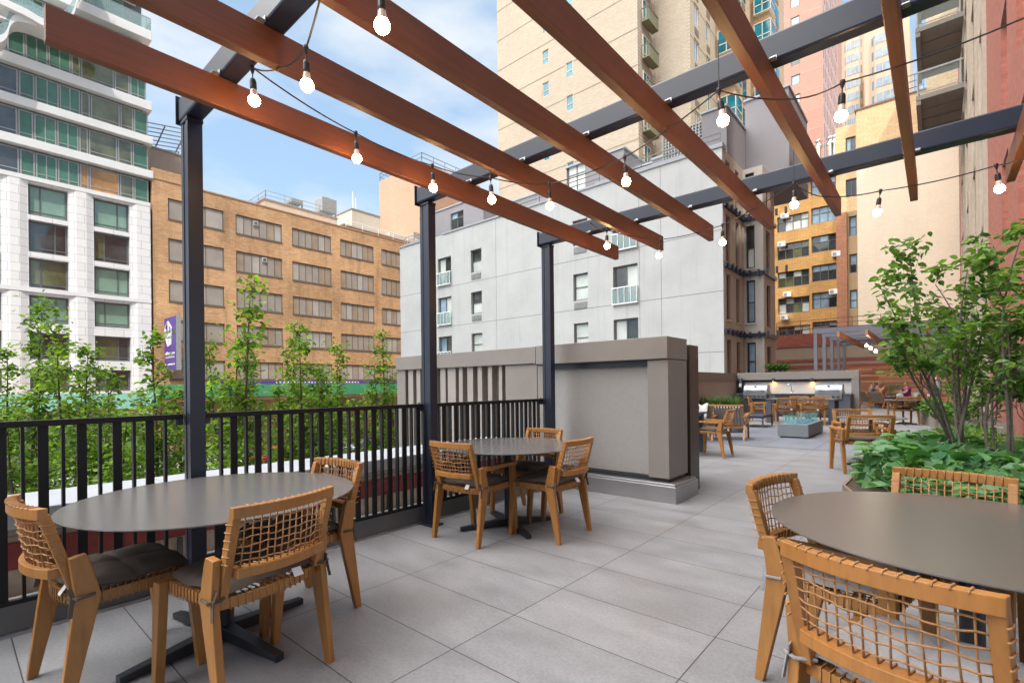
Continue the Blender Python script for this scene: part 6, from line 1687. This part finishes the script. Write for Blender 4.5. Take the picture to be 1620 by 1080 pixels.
def person(label, loc_, rz, pose, shirt, legs, hair, hairlong=True, shirt_print=None):
    t = thing('person', label, 'person', loc_, rz, None)
    sit = pose != 'stand'
    hp = .50 if sit else .92
    J_ = {'pelvis': (0, 0, hp), 'waist': (0, .01, hp+.16), 'chest': (0, .04 if sit else .0, hp+.38), 'neck': (0, .07 if sit else .01, hp+.56), 'head': (0, .10 if sit else .03, hp+.66), 'crown': (0, .11 if sit else .03, hp+.76)}
    R_ = {'pelvis': (.15, .12), 'waist': (.125, .10), 'chest': (.155, .11), 'neck': .052, 'head': (.075, .09), 'crown': (.062, .07)}
    E_ = [('pelvis', 'waist'), ('waist', 'chest'), ('chest', 'neck'), ('neck', 'head'), ('head', 'crown')]
    for s, n in ((-1, 'l'), (1, 'r')):
        J_['sh'+n] = (s*.175, J_['chest'][1]+.0, hp+.49); R_['sh'+n] = .055
        if pose == 'lean': el = (s*.24, .26, hp+.27); ha = (s*.12, .46, hp+.30)
        elif pose == 'chin': el = (s*.22, .26, hp+.24); ha = (s*.08, .24, hp+.54) if s > 0 else (s*.14, .44, hp+.2)
        elif pose == 'stand': el = (s*.24, .0, hp+.20); ha = (s*.22, .14, hp+.04)
        else: el = (s*.23, .16, hp+.24); ha = (s*.14, .36, hp+.14)
        J_['el'+n] = el; J_['ha'+n] = ha; R_['el'+n] = .04; R_['ha'+n] = .026
        J_['hp'+n] = (s*.095, .02, hp-.03); R_['hp'+n] = .085
        if sit: J_['kn'+n] = (s*.13, .44, hp-.01); J_['an'+n] = (s*.13, .44+(.05 if s > 0 else -.06), .09); J_['to'+n] = (s*.14, .60, .045)
        else: J_['kn'+n] = (s*.11, .03, .50); J_['an'+n] = (s*.11, -.01, .09); J_['to'+n] = (s*.13, .15, .04)
        R_['kn'+n] = .06; R_['an'+n] = .04; R_['to'+n] = (.038, .03)
        E_ += [('chest', 'sh'+n), ('sh'+n, 'el'+n), ('el'+n, 'ha'+n), ('pelvis', 'hp'+n), ('hp'+n, 'kn'+n), ('kn'+n, 'an'+n), ('an'+n, 'to'+n)]
        h = Vector(ha); d = (h-Vector(el)).normalized(); sd = Vector((s, 0, 0)); 
        J_['pa'+n] = tuple(h+d*.06); R_['pa'+n] = (.032, .016); E_.append(('ha'+n, 'pa'+n))
        for q in range(4):
            k1 = 'f%d%s' % (q, n); o_ = Vector((s*(-.024+.016*q), 0, 0)); l = (.05, .058, .054, .042)[q]
            J_[k1] = tuple(h+d*(.085+l)+o_+Vector((0, 0, -.012))); R_[k1] = .0075; E_.append(('pa'+n, k1))
        J_['th'+n] = tuple(h+d*.07+Vector((-s*.045, 0, .012))); R_['th'+n] = .009; E_.append(('ha'+n, 'th'+n))
    b = skin_obj('body', (J_, E_), R_, m_skin, t)
    hd = Vector(J_['head']); mb = MB()
    mb.lathe([(.001, -.005), (.010, 0), (.014, .012), (.001, .03)], hd+Vector((0, .085, .0)), 8, (0, .6, .8)); mb.build('nose', m_skin, b, smooth=True)
    for s in (-1, 1): mb = MB(); mb.lathe([(.001, 0), (.009, 0), (.009, .006), (.001, .008)], hd+Vector((s*.03, .083, .028)), 8, (0, 1, 0)); mb.build('eye', m_hair, b)
    mb = MB(); mb.box(-.022, .083+hd.y, hd.z-.042, .022, .094+hd.y, hd.z-.034); mb.build('mouth', m_lightr, b)
    # clothing
    keys = ['pelvis', 'waist', 'chest'] + ['sh'+n for n in 'lr'] + ['sm'+n for n in 'lr']
    C = dict(J_); 
    for n in 'lr': C['sm'+n] = tuple(Vector(J_['sh'+n]).lerp(Vector(J_['el'+n]), .62))
    RR = dict(pelvis=(.162, .13), waist=(.142, .115), chest=(.170, .125), shl=.068, shr=.068, sml=.056, smr=.056)
    skin_obj('shirt', ({k: C[k] for k in keys}, [('pelvis', 'waist'), ('waist', 'chest'), ('chest', 'shl'), ('chest', 'shr'), ('shl', 'sml'), ('shr', 'smr')]), RR, shirt, t)
    keys = ['pelvis', 'hpl', 'hpr', 'knl', 'knr', 'anl', 'anr']
    RR = dict(pelvis=(.158, .125), hpl=.096, hpr=.096, knl=.073, knr=.073, anl=.055, anr=.055)
    skin_obj('trousers', ({k: J_[k] for k in keys}, [('pelvis', 'hpl'), ('pelvis', 'hpr'), ('hpl', 'knl'), ('hpr', 'knr'), ('knl', 'anl'), ('knr', 'anr')]), RR, legs, t)
    c = hd+Vector((0, -.022, .045)); HJ = {'a': tuple(c+Vector((0, .02, .035))), 'b': tuple(c+Vector((0, -.045, -.0)))}; HR = {'a': (.086, .078), 'b': (.08, .075)}; HE = [('a', 'b')]
    if hairlong: HJ['c'] = tuple(c+Vector((0, -.085, -.14))); HJ['d'] = tuple(c+Vector((0, -.09, -.30))); HR['c'] = (.075, .05); HR['d'] = (.045, .03); HE += [('b', 'c'), ('c', 'd')]
    skin_obj('hair', (HJ, HE), HR, hair, t)
    if shirt_print: mb = MB(); mb.box(-.07, J_['chest'][1]+.118, hp+.22, .07, J_['chest'][1]+.135, hp+.34); mb.build('shirt_print', shirt_print, t, bevel=.003)
    for s in (-1, 1): mb = MB(); n = 'l' if s < 0 else 'r'; a = Vector(J_['an'+n]); mb.box(a.x-.045, a.y-.07, 0, a.x+.045, a.y+.17, .085); mb.build('shoe', m_tag, t, bevel=.025)
    return t
c_purple = plain('purple_cotton', (.19, .015, .13), .9); c_pink = plain('pale_pink_cotton', (.55, .36, .36), .9); c_brown = plain('rust_brown_cotton', (.22, .075, .03), .9); c_white = plain('white_cotton', (.7, .7, .72), .9)
c_navy = plain('navy_denim', (.02, .025, .06), .9); c_grey = plain('grey_cotton', (.12, .12, .13), .9); h_auburn = plain('auburn_hair', (.13, .045, .02), .5, .2, 30)
def spot(px, D): d = ray(px, 605); return (d[0]*D, d[1]*D, 0)
P1 = spot(1436, 23.6)
person('woman in a purple T-shirt seated at a low table, facing left', P1, RD(125), 'lean', c_purple, c_navy, m_hair, False, plain('blue_print', (.1, .2, .4), .8))
P2 = spot(1394, 24.0)
person('person in rust brown with long auburn hair seated in a lounge chair', P2, RD(-40), 'relax', c_brown, c_navy, h_auburn, True)
P3 = spot(1377, 25.0)
person('dark-haired person in grey leaning forward at the far left of the group', P3, RD(-60), 'chin', c_grey, c_grey, m_hair, False)
P5 = spot(1386, 26.0)
person('person in pale pink seated between the two others at the left', P5, RD(-90), 'relax', c_pink, c_pink, m_hair, True)
P4 = spot(1482, 23.5)
person('person in a white shirt and grey shorts standing behind the tree branches', P4, RD(60), 'stand', c_white, c_grey, m_hair, False)
def lounge2(label, P, rz, grp='teak lounge chairs with strap backs'):
    o = copy_tree([x for x in sc.objects if x.name == 'lounge_chair'][0]); o.location = P; o.rotation_euler = (0, 0, rz); o['label'] = label; return o
lounge2('teak lounge chair under the person in rust brown', (P2[0], P2[1], 0), RD(-40))
lounge2('teak lounge chair under the leaning dark-haired person', (P3[0], P3[1], 0), RD(-60))
lounge2('teak lounge chair under the person in pale pink', (P5[0], P5[1], 0), RD(-90))
lounge2('teak lounge chair under the woman in purple', (P1[0], P1[1], 0), RD(125))
pt = spot(1412, 24.2)
t = thing('low_table', 'low pale table with papers between the seated people', 'table', pt)
mb = MB(); mb.box(-.55, -.3, .55, .55, .3, .59); mb.build('tabletop', m_coping, t, bevel=.004)
for s in (-1, 1):
    for q in (-1, 1): mb = MB(); mb.box(s*.5-.02, q*.25-.02, 0, s*.5+.02, q*.25+.02, .549); mb.build('leg', m_teak, t)
t = thing('paper_bag', 'crumpled white paper bag on the low table by the woman in purple', 'bag', (pt[0]+.28, pt[1], .592))
mb = MB(); mb.prism([(-.14, 0), (.14, 0), (.12, .1), (.03, .17), (-.05, .13), (-.13, .09)], 'y', -.08, .08); mb.build('bag', m_tag, t, bevel=.01)
pq = spot(1460, 27)
t = thing('stone_bench', 'long low tan masonry bench with a white top behind the purple T-shirt', 'bench', pq)
mb = MB(); mb.box(-1.2, 0, 0, .9, .5, .62); mb.build('base', m_capD, t); mb = MB(); mb.box(-1.2, -.03, .622, .9, .53, .68); mb.build('seat', m_coping, t)
ps_ = spot(1469, 23.6); t = thing('wooden_stool', 'small timber stool holding a white cup near the standing person', 'stool', ps_)
mb = MB(); mb.box(-.17, -.17, .50, .17, .17, .54); mb.build('seat', m_teak, t, bevel=.003)
for s in (-1, 1):
    for q in (-1, 1): mb = MB(); mb.bar((s*.10, q*.10, 0), (s*.15, q*.15, .5), .03, .03); mb.build('leg', m_teak, t)
t = thing('white_cup', 'white cup standing on the small timber stool', 'cup', (ps_[0], ps_[1], .541)); mb = MB(); mb.lathe([(.001, 0), (.05, 0), (.065, .14), (.06, .14), (.045, .01), (.001, .01)], (0, 0, 0), 16); mb.build('cup', m_tag, t, smooth=True)
